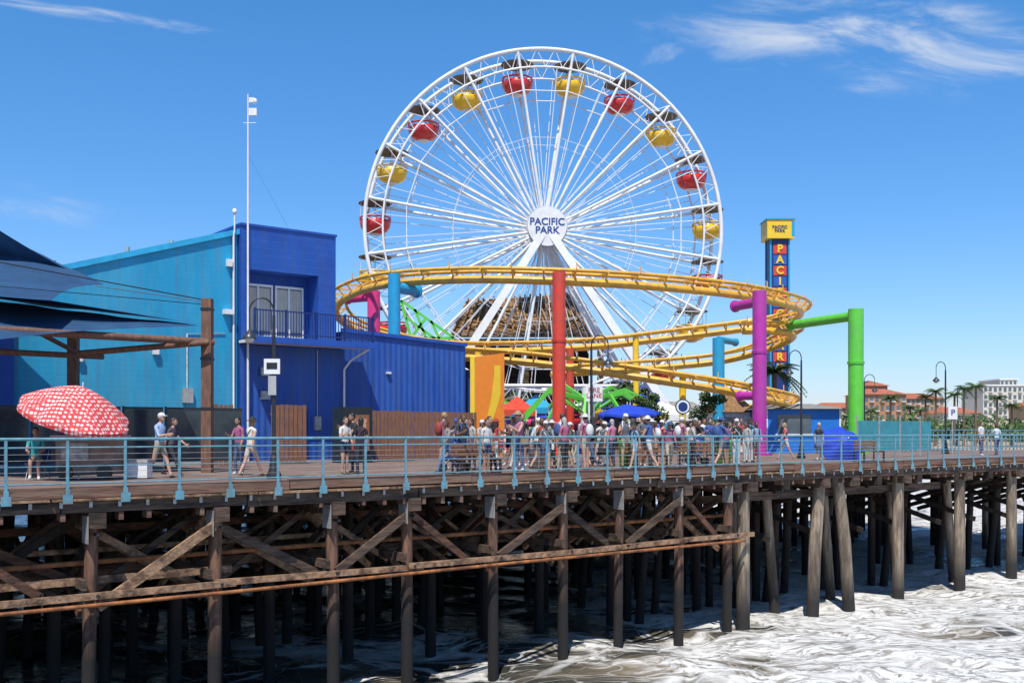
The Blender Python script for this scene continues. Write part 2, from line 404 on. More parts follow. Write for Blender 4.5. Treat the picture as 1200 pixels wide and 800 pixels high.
def warp(src, sc, amt):
    wn = N.new('ShaderNodeTexNoise'); wn.inputs['Scale'].default_value = sc; wn.inputs['Detail'].default_value = 2; L.new(src, wn.inputs['Vector'])
    va = N.new('ShaderNodeVectorMath'); va.operation = 'MULTIPLY_ADD'; L.new(wn.outputs['Color'], va.inputs[0]); va.inputs[1].default_value = (amt, amt, 0); L.new(src, va.inputs[2]); return va.outputs[0]
w1 = warp(tc.outputs['Object'], .25, 3.5); w2 = warp(w1, 1.1, .9)
mp = N.new('ShaderNodeMapping'); mp.inputs['Rotation'].default_value = (0, 0, math.radians(-12)); mp.inputs['Scale'].default_value = (.42, .8, 0); L.new(w2, mp.inputs[0])
def nz(sc, det, dist=0, ro=.6):
    n = N.new('ShaderNodeTexNoise'); n.inputs['Scale'].default_value = sc; n.inputs['Detail'].default_value = det
    n.inputs['Distortion'].default_value = dist; n.inputs['Roughness'].default_value = ro; L.new(mp.outputs[0], n.inputs['Vector']); return n.outputs['Fac']
def vor(sc):
    n = N.new('ShaderNodeTexVoronoi'); n.feature = 'DISTANCE_TO_EDGE'; n.inputs['Scale'].default_value = sc; L.new(mp.outputs[0], n.inputs['Vector']); return n.outputs['Distance']
big = nz(.2, 2); med = nz(.6, 5, .4); fine = nz(4.5, 5, 0, .7)
sx = N.new('ShaderNodeSeparateXYZ'); L.new(tc.outputs['Object'], sx.inputs[0])
right = mrange(sx.outputs['X'], -6, 14, -.12, .1)
amt = math_('ADD', big, right)
thick = mrange(amt, .35, .68, .02, .2)
e1 = math_('SUBTRACT', 1., math_('DIVIDE', vor(.8), thick), clamp=True); e2 = math_('SUBTRACT', 1., math_('DIVIDE', vor(2.3), math_('MULTIPLY', thick, .7)), clamp=True)
lace = math_('MAXIMUM', math_('POWER', e1, .6), math_('MULTIPLY', math_('POWER', e2, .7), .7))
lace = math_('MULTIPLY', lace, mrange(amt, .3, .52, .22, 1.))
patch = math_('MULTIPLY', mrange(math_('ADD', math_('MULTIPLY', med, .8), math_('MULTIPLY', amt, .6)), .665, .77), mrange(fine, .38, .52, .25, 1.))
foam = math_('MULTIPLY', math_('MAXIMUM', lace, patch), mrange(fine, .34, .5, .45, 1.), clamp=True)
wc = N.new('ShaderNodeMixRGB'); L.new(mrange(math_('ADD', med, right), .35, .68), wc.inputs[0]); wc.inputs[1].default_value = (.045, .045, .04, 1); wc.inputs[2].default_value = (.27, .22, .15, 1)  # water colour darkens leftward, painting in shade under the pier
mx = N.new('ShaderNodeMixRGB'); L.new(foam, mx.inputs[0]); L.new(wc.outputs[0], mx.inputs[1]); mx.inputs[2].default_value = (.7, .69, .665, 1)
L.new(mx.outputs[0], bs.inputs['Base Color']); L.new(mrange(foam, 0, 1, .14, .85), bs.inputs['Roughness'])
bp = N.new('ShaderNodeBump'); bp.inputs['Distance'].default_value = .07; L.new(math_('ADD', math_('MULTIPLY', fine, .6), math_('ADD', math_('MULTIPLY', med, 1.2), math_('MULTIPLY', foam, .6))), bp.inputs['Height'])
L.new(bp.outputs[0], bs.inputs['Normal'])

# ------------------------------------------------------------------ beach + bluff
sand = mat('sand', (.42, .34, .24), .95, var=.15, scale=.05, bump=.02)
b = B(); yy = [170, 200, 260, 330, 400, 430, 470, 700, 3000]; zz = [-6.5, -5.0, -3.6, -3.0, -2.6, 2.0, 6.0, 8.0, 10.0]
xx = [-2500] + list(np.linspace(-600, 900, 31)) + [2500]; g = []
for y, z in zip(yy, zz):
    for x in xx: g.append((x, y - .12 * x if y < 3000 else y, z + R_.uniform(-.15, .15)))
n = len(xx)
b.add(g, [(i * n + j, i * n + j + 1, (i + 1) * n + j + 1, (i + 1) * n + j) for i in range(len(yy) - 1) for j in range(n - 1)], 0, True)
make_obj('beach', b, [sand])

# ------------------------------------------------------------------ buildings on the left
T = Thing('cyan_building')
b = T.part('walls', cyan); u0, u1 = -14., -.85; zr = lambda u: 9.55 + (u - u1) * .315
b.hexa([P(u0, 17.8, 0), P(u1, 17.8, 0), P(u1, 28, 0), P(u0, 28, 0), P(u0, 17.8, zr(u0)), P(u1, 17.8, zr(u1)), P(u1, 28, zr(u1) - .3), P(u0, 28, zr(u0) - .3)])
t = T.part('roof_edge', mat('cyan_trim', (.03, .4, .68), .5))
t.beam(P(u0, 17.75, zr(u0) + .05), P(u1 + .1, 17.75, zr(u1) + .08), .16, .22)
wsp = T.part('fixtures', white)
for (u, z) in [(-4.3, 4.3), (-1.25, 8.1), (-7.2, 3.9)]:
    wsp.box(u - .1, u + .12, 17.6, 17.79, z, z + .3, fr=P)
wsp.poly([P(-1.05, 17.7, 9.6), P(-1.05, 17.7, 8), P(-1.05, 17.7, .2)], .045, n=8)
wsp.poly([P(-1.05, 17.6, 9.5), P(-1.05, 17.6, 10.3)], .035, n=6); wsp.ell(P(-1.05, 17.6, 10.4), (.1, .1, .13))
wsp.box(-1.5, -1.1, 17.5, 17.79, 6.1, 6.3, fr=P)
t2 = T.part('roof_vents', galv)
for (u, h_) in [(-5, .45), (-3.2, .35), (-7.8, .5)]: t2.tube(P(u, 19, zr(u) - .2), P(u, 19, zr(u) + h_), .09, n=10)
t2.poly([P(-3, 17.76, 0), P(-3, 17.76, 5.2), P(-1.4, 17.76, 5.3)], .025, n=6)
t2.box(-3.2, -2.8, 17.6, 17.79, 2.4, 3.0, fr=P)
s2 = T.part('lower_blue_band', blue_flat); s2.box(-14, -9.5, 17.6, 17.795, 0, 5.2, fr=P)
T.done()

T = Thing('blue_building')
b = T.part('upper_walls', blue_h)
b.box(-.8, 3.6, 17.5, 24, 8.05, 9.85, fr=P)
b.box(-.8, -.45, 17.5, 24, 5.1, 8.048, fr=P)
b.box(2.75, 3.6, 17.5, 24, 5.1, 8.048, fr=P)
T.part('recess_wall', blue_flat).box(-.45, 2.75, 18.6, 24, 5.1, 8.046, fr=P)
b = T.part('lower_walls', blue); b.box(-.78, 4.1, 17.65, 24, 0, 4.9, fr=P)
b = T.part('annex_walls', blue)
b.hexa([P(4.15, 17.9, 0), P(10.9, 17.9, 0), P(10.9, 30, 0), P(4.15, 30, 0), P(4.15, 17.9, 5.75), P(10.9, 17.9, 5.42), P(10.9, 30, 5.3), P(4.15, 30, 5.6)])
b.box(10.93, 11.7, 18.4, 28, 0, 4.3, fr=P)
t = T.part('coping', blue_flat); t.beam(P(4.1, 17.86, 5.8), P(10.95, 17.86, 5.47), .14, .16)
t.box(-.84, 3.64, 17.44, 24.05, 9.853, 9.95, fr=P)
for u in (5.6, 7.2, 9.1): t.box(u, u + .05, 17.87, 17.897, 0, 5.4, fr=P)
b = T.part('canopy_slab', white); b.box(-.85, 4.9, 16.1, 17.64, 4.93, 5.05, fr=P)
T.part('canopy_fascia', blue_flat).box(-.9, 4.95, 16.0, 16.097, 4.86, 5.12, fr=P)
fr_ = T.part('window_frames', white); gl = T.part('window_glass', glass); ct = T.part('curtains', curtain)
for k in range(2):
    a0 = -.3 + k * 1.45
    gl.box(a0, a0 + 1.35, 18.53, 18.598, 5.3, 7.6, fr=P)
    ct.box(a0 + .1, a0 + 1.25, 18.5, 18.528, 5.6, 7.45, fr=P)
    for (x0, x1, z0, z1) in [(a0, a0 + .08, 5.3, 7.6), (a0 + 1.27, a0 + 1.35, 5.3, 7.6), (a0 + .083, a0 + 1.267, 7.5, 7.6), (a0 + .083, a0 + 1.267, 5.3, 5.4), (a0 + .62, a0 + .7, 5.403, 7.497)]:
        fr_.box(x0, x1, 18.44, 18.499, z0, z1, fr=P)
rb = T.part('balcony_rail', navy)
for z in (5.25, 6.2): rb.box(-.8, 4.8, 16.18, 16.23, z, z + .05, fr=P)
for i in range(46): rb.box(-.78 + i * .123, -.755 + i * .123, 16.19, 16.22, 5.06, 6.198, fr=P)
for i in range(5): rb.box(-.8 + i * 1.38, -.73 + i * 1.38, 16.16, 16.25, 5.06, 6.3, fr=P)
ds = T.part('downspout', white)
ds.poly([P(4.6, 16.3, 4.85), P(4.2, 17.2, 4.4), P(4.02, 17.5, 4.0), P(4.02, 17.5, .1)], .05, n=8)
d = T.part('door', navy); d.box(1.3, 2.3, 17.58, 17.648, 0, 2.2, fr=P)
fx = T.part('vents', galv)
for z in (2.6, 3.6): fx.box(.1, .5, 17.5, 17.648, z, z + .35, fr=P)
lamp = T.part('wall_lamps', white); lamp.box(6.4, 6.6, 17.74, 17.89, 3.9, 4.0, fr=P)
el_ = T.part('electrical_boxes', galv); el_.box(2.6, 2.9, 17.5, 17.648, 1.3, 1.9, fr=P); el_.poly([P(2.75, 17.6, 1.9), P(2.75, 17.6, 4.8)], .025, n=6)
T.done()

T = Thing('weather_mast'); b = T.part('mast', white)
q = P(-.55, 17.4, 0); zt = H + (505 - 112) / 1200 * 43
b.poly([q, q + V((0, 0, 10)), q + V((0, 0, zt))], [.05, .045, .025], n=8)
b.box(q.x + .05, q.x + .38, q.y - .08, q.y + .08, zt - .9, zt - .6); b.box(q.x + .05, q.x + .28, q.y - .05, q.y + .05, zt - .35, zt - .15)
b.ell(q + V((.3, 0, zt - .3)), (.09, .09, .13)); b.tube(q + V((-.2, 0, zt - 1.2)), q + V((.35, 0, zt - 1.2)), .015)
g = T.part('guy_wires', mat('wire', (.2, .22, .25), .5))
g.tube(q + V((0, 0, zt - 2.5)), P(4.1, 22, 9.9), .005, n=4)
T.done()

def slat_fence(u0, u1, v, h):
    b = B(); u = u0
    while u < u1:
        hh = h + R_.uniform(-.02, .02); b.box(u, u + .15, v, v + .03, .04, hh, fr=P); u += .185
    b.box(u0, u1, v + .035, v + .1, .4, .5, fr=P); b.box(u0, u1, v + .035, v + .1, h - .4, h - .3, fr=P)
    make_obj('wooden_fence', b, [fence_w])
ua = lambda px, v: uv_of(pier_at(px, v))[0]
slat_fence(ua(318, 13), ua(356, 13), 13, 2.25)
slat_fence(ua(437, 13.5), ua(480, 13.5), 13.5, 2.1)
slat_fence(ua(482, 14.5), ua(558, 14.5), 14.5, 2.1)
T = Thing('poster_kiosk'); u0, u1 = ua(402, 12.5), ua(436, 12.5)
T.part('frame', black).box(u0, u1, 12.5, 13.4, 0, 2.2, fr=P)
T.part('poster_board', fence_w).box(u0 + .35, u1 - .15, 12.44, 12.497, .5, 1.9, fr=P)
T.part('poster', mat('poster_print', (.5, .25, .15), .5, var=.9, scale=6)).box(u0 + .5, u1 - .3, 12.41, 12.437, .8, 1.75, fr=P)
T.done()
T = Thing('glass_windscreen'); v = 10.0
fr_ = T.part('posts', black); gl = T.part('panels', mat('smoked_glass', (.035, .05, .06), .12, var=.3)); uu = -16.0
while uu < ua(268, v):
    fr_.box(uu, uu + .06, v, v + .06, 0, 2.05, fr=P); gl.box(uu + .065, uu + 1.29, v + .02, v + .035, .25, 1.95, fr=P); fr_.box(uu + .065, uu + 1.29, v + .01, v + .05, 1.953, 2.03, fr=P); uu += 1.35
T.done()
slat_fence(ua(245, 12), ua(272, 12), 12, 2.2)

# shade sails
T = Thing('shade_sail'); b = T.part('fabric', sail)
def sail_patch(c, sag, n=14, cat=.1):
    A, Bp, C, D = [V(p) for p in c]; vs = []
    for i in range(n + 1):
        for j in range(n + 1):
            s, t = i / n, j / n
            s2 = .5 + (s - .5) * (1 - cat * math.sin(math.pi * t)); t2 = .5 + (t - .5) * (1 - cat * math.sin(math.pi * s))
            p = A * (1 - s2) * (1 - t2) + Bp * s2 * (1 - t2) + C * s2 * t2 + D * (1 - s2) * t2
            p.z -= sag * math.sin(math.pi * s) * math.sin(math.pi * t) + .02 * math.sin(s * 23) * math.sin(t * 5); vs.append(p)
    b.add(vs, [(i * (n + 1) + j, (i + 1) * (n + 1) + j, (i + 1) * (n + 1) + j + 1, i * (n + 1) + j + 1) for i in range(n) for j in range(n)], 0, True)
sail_patch([W(-200, 27, 340), W(60, 27.5, 352), W(122, 33, 333), W(-60, 35, 238)], .15)
sail_patch([W(-140, 27, 320), W(234, 31, 380), W(60, 37, 352), W(-60, 37, 330)], .25)
sail_patch([W(-150, 26, 345), W(-20, 25.5, 400), W(234, 31, 381), W(-60, 32, 345)], .2)
sail_patch([W(-140, 30, 255), W(-30, 31, 252), W(112, 33.5, 331), W(-60, 36, 320)], .4)
ps = T.part('timber_frame', mat('frame_timber', (.17, .085, .055), .75, var=.4, scale=4, bump=.005, stretch=(3, 3, .6)))
q = W(243, 31); ps.box(q.x - .15, q.x + .15, q.y - .15, q.y + .15, 0, 5.25)
for k in (1.9, 3.4, 4.9): T.part('hardware', black).box(q.x - .17, q.x + .17, q.y - .17, q.y + .17, k, k + .07)
ps.tube(W(-60, 26, 383), W(250, 31.05, 401), .11, n=10)
ps.tube(W(92, 30, 414), W(245, 30.6, 401), .09, n=10)
ps.tube(W(-40, 28, 410), W(120, 33, 418), .09, n=10)
q2 = W(86, 34); ps.box(q2.x - .15, q2.x + .15, q2.y - .15, q2.y + .15, 0, 4.9)
ps.tube(W(0, 30, 366), W(92, 33.9, 414), .08)
w = T.part('cables', black)
w.tube(W(-40, 28, 300), W(243, 31, 352), .018, n=5); w.tube(W(112, 31, 335), W(243, 31, 354), .012, n=5)
w.tube(W(-60, 27, 330), W(243, 31, 357), .012, n=5)
T.done()

# ------------------------------------------------------------------ umbrellas, stall, furniture
def check_mat(name, c1, c2, sc):
    m = bpy.data.materials.new(name); m.use_nodes = True; N = m.node_tree.nodes; L = m.node_tree.links; b = N['Principled BSDF']
    b.inputs['Roughness'].default_value = .8
    t = N.new('ShaderNodeTexCoord'); c = N.new('ShaderNodeTexVoronoi'); c.inputs['Scale'].default_value = sc; c.inputs['Randomness'].default_value = .1
    L.new(t.outputs['Object'], c.inputs['Vector'])
    r = N.new('ShaderNodeValToRGB'); r.color_ramp.elements[0].position = .36; r.color_ramp.elements[1].position = .46
    r.color_ramp.elements[0].color = (*c2, 1); r.color_ramp.elements[1].color = (*c1, 1); L.new(c.outputs['Distance'], r.inputs[0]); L.new(r.outputs[0], b.inputs['Base Color'])
    return m
def umbrella(name, c, r, h, tilt_axis, tilt, mtl, poleend, panels=8, valance=.12):
    T = Thing(name); b = T.part('canopy', mtl); M = Matrix.Rotation(tilt, 3, tilt_axis)
    c = V(c); n = panels * 4; rings = 8; vs = []
    for i in range(rings + 1):
        s = i / rings
        for j in range(n):
            t = 2 * math.pi * j / n; k = 1 - abs(math.cos(panels * t / 2)); sc = 1 - .1 * s * k
            vs.append(c + M @ V((r * s * sc * math.cos(t), r * s * sc * math.sin(t), h * (1 - s ** 1.5) - .07 * s * k)))
    fs = [(i * n + j, i * n + (j + 1) % n, (i + 1) * n + (j + 1) % n, (i + 1) * n + j) for i in range(rings) for j in range(n)]
    b.add(vs, fs, 0, True)
    last = vs[-n:]; dn = [p + M @ V((0, 0, -valance)) for p in last]
    b.add(last + dn, [(j, (j + 1) % n, n + (j + 1) % n, n + j) for j in range(n)], 0, True)
    p = T.part('pole', white); p.tube(poleend, c + M @ V((0, 0, h + .12)), .022)
    for j in range(panels):
        t = 2 * math.pi * j / panels
        p.tube(c + M @ V((0, 0, h * .3)), c + M @ V((r * .6 * math.cos(t), r * .6 * math.sin(t), h * .45)), .008, n=4)
    T.done()
umb_m = check_mat('patterned_canvas', (.66, .06, .06), (.78, .6, .57), 10)
umbrella('patio_umbrella', W(88, 26.2, 484), 1.4, .72, V((.5, .8, 0)).normalized(), math.radians(23), umb_m, W(92, 26.6), valance=.1)
T = Thing('vendor_cart'); c = W(106, 26.6)
T.part('body', mat('cart_panel', (.24, .16, .12), .7, var=.25, scale=3)).box(c.x - .75, c.x + .75, c.y - .35, c.y + .45, .18, 1.08)
T.part('counter', mat('cart_top', (.4, .25, .26), .5, var=.2)).box(c.x - .85, c.x + .85, c.y - .45, c.y + .55, 1.083, 1.15)
sg = T.part('sign_panel', mat('menu_board', (.35, .32, .28), .5, var=.5, scale=5)); sg.box(c.x - .6, c.x + .1, c.y - .38, c.y - .353, .5, .95)
for sx_ in (-.5, .5):
    T.part('wheels', black).tube((c.x + sx_, c.y - .38, .2), (c.x + sx_, c.y - .3, .2), .2, n=16)
for k in range(11):
    mm, nm = R_.choice([(pink, 'pink_merchandise'), (white, 'white_merchandise'), (navy, 'navy_merchandise')])
    q = V((c.x - .75 + k * .14, c.y - .2 + .1 * (k % 3), 1.15)); T.part(nm, mm).box(q.x, q.x + .1, q.y, q.y + .1, 1.153, 1.25 + .08 * (k % 3))
T.done()
T = Thing('ice_chest'); c = W(163, 27); T.part('body', white).box(c.x - .28, c.x + .28, c.y - .2, c.y + .2, .03, .42); T.part('lid', galv).box(c.x - .3, c.x + .3, c.y - .22, c.y + .22, .423, .5); T.done()
T = Thing('folding_chair'); c = W(44, 26.4)
b = T.part('seat', navy); b.box(c.x - .24, c.x + .24, c.y - .22, c.y + .22, .4, .43); b.box(c.x - .24, c.x + .24, c.y + .225, c.y + .25, .5, .85)
b = T.part('legs', galv)
for sx_ in (-.22, .22): b.tube((c.x + sx_, c.y - .2, 0), (c.x + sx_, c.y + .24, .88), .012, n=6); b.tube((c.x + sx_, c.y + .25, 0), (c.x + sx_, c.y - .2, .41), .012, n=6)
T.done()
blu_m = mat('blue_canvas', (.015, .06, .5), .6, var=.2)
umbrella('beach_umbrella', W(986, 45, 524) + V((0, 0, .05)), 1.0, .7, V((1, .1, 0)), math.radians(62), blu_m, W(990, 46.6), valance=.05)
for (px, v, h) in [(735, 14, 2.6), (748, 20, 2.8)]:
    q = pier_at(px, v); umbrella('market_umbrella', q + V((0, 0, h - .5)), 1.5, .5, V((1, 0, 0)), .0, blu_m, q)

# ------------------------------------------------------------------ lamps
def lamp_post(px, Y, h, arms=(-1,), sign=None, k=1.):
    q = W(px, Y); T = Thing('street_lamp'); b = T.part('pole', black)
    b.lathe(q, [(.0, 0), (.2, 0), (.2, .1), (.13, .25), (.1, .55), (.075, .6), (.055, .7), (.045, h * .8), (.04, h - .45)], n=12)
    for s in arms:
        pts = [q + V((0, 0, h - .5))] + [q + V((s * (.3 - .3 * math.cos(a)) * k, -(.02) * i, h - .36 + .36 * math.sin(a))) for i, a in enumerate(np.linspace(.15, math.pi * .95, 10))]
        b.poly(pts, .024, n=6); e = pts[-1] - V((0, 0, .6)); b.tube(pts[-1], e, .018)
        hd = T.part('shade', mat('lamp_shade', (.04, .045, .05), .35)); hd.lathe(e, [(.03, .06), (.06, .02), (.12, -.05), (.18, -.12), (.19, -.18)], n=14)
        T.part('bulb_glass', mat('lamp_glass', (.6, .6, .55), .3, var=.04)).ell(e + V((0, 0, -.18)), (.13, .13, .11))
    if sign == 'board':
        T.part('sign', white).box(q.x - .24, q.x + .18, q.y - .1, q.y - .07, 2.75, 3.15)
        T.part('sign_print', black).box(q.x - .17, q.x + .11, q.y - .11, q.y - .103, 2.88, 3.05)
        T.part('sign_lower', mat('sign_grey', (.4, .4, .39), .5)).box(q.x - .13, q.x + .08, q.y - .1, q.y - .07, 2.2, 2.7)
    T.done()
lamp_post(321, 27, 4.75, (-1,), 'board')
lamp_post(693, 37.5, 4.75, (1,))
lamp_post(939, 47.0, 4.95, (-1,))
lamp_post(1108, 57, 5.1, (-1,))
lamp_post(1122, 84, 5.0, (1,)); lamp_post(1013, 66, 4.9, (1,))

def sign(name, px, Y, z0, w, h, col, txt=None, tcol=None, size=.2):
    q = W(px, Y); T = Thing(name); T.part('post', galv).tube(q, q + V((0, 0, z0 + h)), .035)
    T.part('panel', col).box(q.x - w / 2, q.x + w / 2, q.y - .08, q.y - .05, z0, z0 + h)
    if txt: T.text(txt, size, V((q.x, q.y - .085, z0 + h / 2)), 0, tcol, .003)
    T.done()
rtxt = mat('red_ink', (.5, .03, .03), .5)
sign('fire_lane_sign', 696, 38, 2.35, .62, .62, white, 'FIRE\nLANE', rtxt, .24)
q = W(800, 44); T = Thing('round_sign'); T.part('post', galv).tube(q, q + V((0, 0, 2.2)), .04)
for r, mm, dy, nm in [(.33, black, -.05, 'rim'), (.28, white, -.075, 'face'), (.2, navy, -.09, 'symbol')]:
    T.part(nm, mm).tube(q + V((0, dy + .02, 2.3)), q + V((0, dy, 2.3)), r, n=24)
T.done()
sign('parking_sign', 1116, 56, 1.9, .5, .7, white, 'P', navy, .45)

# ------------------------------------------------------------------ ferris wheel
Yc = 76.; C = W(637, Yc, 272); Rw = 13.1; psi = math.radians(5)
ex = V((math.cos(psi), math.sin(psi), 0)); ey = V((-math.sin(psi), math.cos(psi), 0)); ez = V((0, 0, 1))
def wp(th, r, s): return C + ex * (r * math.sin(th)) + ez * (r * math.cos(th)) + ey * s
T = Thing('ferris_wheel'); rim_ = T.part('rims', white); sp_ = T.part('spokes', white); la = T.part('lattice', white); hub = T.part('hub', white)
TH = [math.radians(9 + 18 * k) for k in range(20)]
HS = 1.3
for s in (-HS, HS):
    for r, w_ in [(Rw, .15), (Rw - 1.3, .08)]:
        rim_.poly([wp(2 * math.pi * i / 120, r, s) for i in range(120)], w_, n=6, closed=True)
    for i in range(60):
        a0 = 2 * math.pi * i / 60; a1 = 2 * math.pi * (i + .5) / 60; a2 = 2 * math.pi * (i + 1) / 60
        la.tube(wp(a0, Rw - 1.3, s), wp(a1, Rw, s), .03, n=4, cap=False); la.tube(wp(a1, Rw, s), wp(a2, Rw - 1.3, s), .03, n=4, cap=False)
    for th in TH:
        k = s * .55
        sp_.tube(wp(th, 1.0, k), wp(th, Rw - .1, s), .11, .11, n=6, cap=False)
        for g_ in (-1, 1):
            sp_.tube(wp(th + g_ * .25, 1.0, k), wp(th + g_ * .085, Rw - 1.3, s), .03, n=5, cap=False)
        for rr, w_ in [(Rw * .52, .02), (Rw * .78, .045)]:
            kk = .55 + .45 * rr / 13
            la.tube(wp(th, rr, s * kk), wp(th + math.radians(18), rr, s * kk), w_, n=5, cap=False)
for th in TH:
    for rr, w_ in [(Rw, .06), (Rw - 1.3, .06), (Rw * .78, .045), (Rw * .52, .03)]:
        k = 1 if rr > 11.7 else .55 + .45 * rr / 13
        la.tube(wp(th, rr, -HS * k), wp(th, rr, HS * k), w_, n=5, cap=False)
    la.tube(wp(th, Rw * .78, -HS * .9), wp(th, Rw - 1.3, HS), .025, n=4, cap=False); la.tube(wp(th, Rw * .78, HS * .9), wp(th, Rw - 1.3, -HS), .025, n=4, cap=False)
hub.tube(C - ey * 1.5, C + ey * 1.9, .75, n=24); hub.tube(C - ey * .95, C - ey * .75, 1.25, n=32); hub.tube(C + ey * .75, C + ey * .95, 1.25, n=32)
hub.tube(C - ey * 2.25, C - ey * 2.12, 1.42, n=40); hub.tube(C - ey * 2.1, C - ey * 1.5, .4, n=20)
T.part('hub_ring', mat('hub_ring_grey', (.45, .47, .5), .4)).tube(C - ey * 2.11, C - ey * 2.03, 1.5, n=40)
T.text('PACIFIC\nPARK', .72, C - ey * 2.27, psi, mat('sign_blue', (.015, .06, .25), .5), .01, 'hub_lettering')
lg = T.part('legs', white)
for s in (-2.0, 2.0):
    for g_ in (-1, 1):
        base = V((C.x, C.y, 0)) + ex * g_ * 10.2 + ey * s * 2.2
        top = C + ey * s * .95
        lg.beam(top, base, .55, .55, up=ey)
        lg.beam(base, base + V((0, 0, .6)), 1.2, 1.2)
    a = (C + ey * s).lerp(V((C.x, C.y, 0)) + ex * -10.2 + ey * s * 1.6, .72); c2 = (C + ey * s).lerp(V((C.x, C.y, 0)) + ex * 10.2 + ey * s * 1.6, .72)
    lg.tube(a, c2, .14)
gr = mat('gondola_red', (.62, .03, .03), .35, var=.06, coat=.4); gy = mat('gondola_yellow', (.86, .5, .02), .35, var=.06, coat=.4)
cano = mat('gondola_canopy', (.17, .15, .12), .7, var=.2)
for i, th in enumerate(TH):
    m_, nm = (gy, 'yellow_gondolas') if i % 2 == 0 else (gr, 'red_gondolas')
    p = wp(th, Rw - .55, 0); g_ = T.part(nm, m_); cn = T.part('canopies', cano); rd = T.part('gondola_poles', white)
    n = 12
    cn.lathe(p, [(.01, .3), (.4, .24), (1.25, -.08), (1.22, -.13), (.35, .1), (.01, .14)], n=n, sm=False)
    rd.tube(p + V((0, 0, .2)), p + V((0, 0, -2.1)), .04, n=6); rd.tube(p - ey * HS, p + ey * HS, .05, n=6)
    g_.lathe(p, [(.45, -2.32), (.85, -2.15), (1.08, -1.85), (1.14, -1.55), (1.12, -1.45), (1.05, -1.45), (1.02, -1.7), (.7, -2.0), (.0, -2.03)], n=20)
    g_.lathe(p, [(1.1, -1.24), (1.17, -1.22), (1.17, -1.13), (1.1, -1.11), (1.1, -1.24)], n=20)
    for j in range(14):
        t = 2 * math.pi * j / 14; rd_ = V((math.cos(t), math.sin(t), 0))
        g_.tube(p + rd_ * 1.1 + V((0, 0, -1.5)), p + rd_ * 1.13 + V((0, 0, -1.18)), .03, n=4)
        if j % 4 == 0: rd.tube(p + rd_ * 1.12 + V((0, 0, -1.18)), p + rd_ * 1.1 + V((0, 0, -.1)), .018, n=4)
    T.part('seats_' + nm, m_).lathe(p, [(.35, -2.0), (.8, -1.7), (.95, -1.3), (.8, -1.3), (.65, -1.6), (.3, -1.8)], n=14)
    T.part('bottom_caps', white).lathe(p, [(.01, -2.42), (.3, -2.4), (.45, -2.325)], n=14)
T.part('loading_platform', blue_flat).box(C.x - 5, C.x + 5, C.y - 4, C.y + 4, .01, 1.1)
T.done()

# ------------------------------------------------------------------ roller coaster
def catmull(pts, sub=10, closed=False):
    pts = [V(p) for p in pts]; n = len(pts); out = []
    for i in range(n if closed else n - 1):
        p0 = pts[(i - 1) % n] if closed or i > 0 else pts[0]; p1 = pts[i]; p2 = pts[(i + 1) % n]; p3 = pts[(i + 2) % n] if closed or i + 2 < n else pts[-1]
        for k in range(sub):
            t = k / sub; out.append(.5 * ((2 * p1) + (p2 - p0) * t + (2 * p0 - 5 * p1 + 4 * p2 - p3) * t * t + (3 * p1 - p0 - 3 * p2 + p3) * t ** 3))
    if not closed: out.append(pts[-1])
    return out
T = Thing('roller_coaster'); rl = T.part('rails', yellow); spn = T.part('spine', yellow); ti = T.part('ties', yellow)
def track(ctrl, closed=False, sub=12):
    ln = catmull(ctrl, sub, closed)
    res = [ln[0]]
    for i in range(1, len(ln)):
        if (ln[i] - res[-1]).length > .45: res.append(ln[i])
    ln = res; n = len(ln); Lr = []; Rr = []; Sp = []
    for i, p in enumerate(ln):
        d = (ln[(i + 1) % n] - ln[i - 1]) if closed else (ln[min(i + 1, n - 1)] - ln[max(i - 1, 0)]); d.normalize()
        sd = d.cross(V((0, 0, 1))).normalized(); up = sd.cross(d)
        Lr.append(p - sd * .58); Rr.append(p + sd * .58); Sp.append(p - up * .5)
        if i % 2 == 0:
            ti.beam(p - sd * .68 - up * .03, p + sd * .68 - up * .03, .1, .1)
            ti.tube(p - sd * .5, p - up * .5, .05, n=5); ti.tube(p + sd * .5, p - up * .5, .05, n=5)
        if i % 4 == 0:
            ti.tube(p + sd * .78, p + sd * .78 + V((0, 0, .35)), .03, n=5); ti.tube(p + sd * .5, p + sd * .8, .03, n=5)
    rl.poly(Lr, .1, n=7, closed=closed); rl.poly(Rr, .1, n=7, closed=closed); spn.poly(Sp, .21, n=10, closed=closed)
track([W(a, c, d) for a, d, c in [(394, 352, 60), (410, 336, 57.5), (455, 322, 54.5), (550, 316, 52.5), (655, 318, 51.8), (760, 324, 52.8), (850, 333, 55), (910, 344, 59), (938, 355, 63), (925, 367, 66.5), (870, 377, 67.5), (780, 388, 67.5), (700, 397, 67), (600, 402, 66), (510, 400, 64.5), (440, 385, 63), (403, 368, 61.8)]], closed=True)
track([W(a, c, d) for a, d, c in [(470, 402, 58), (540, 408, 57), (620, 414, 56), (700, 424, 55), (780, 436, 54.5), (850, 447, 55), (900, 458, 56.5), (925, 466, 60), (905, 474, 64), (840, 476, 67)]])
track([W(a, c, d) for a, d, c in [(870, 378, 60), (905, 378, 60.5), (930, 384, 62.5), (905, 398, 65.5), (840, 415, 67), (740, 424, 67), (640, 430, 66)]])
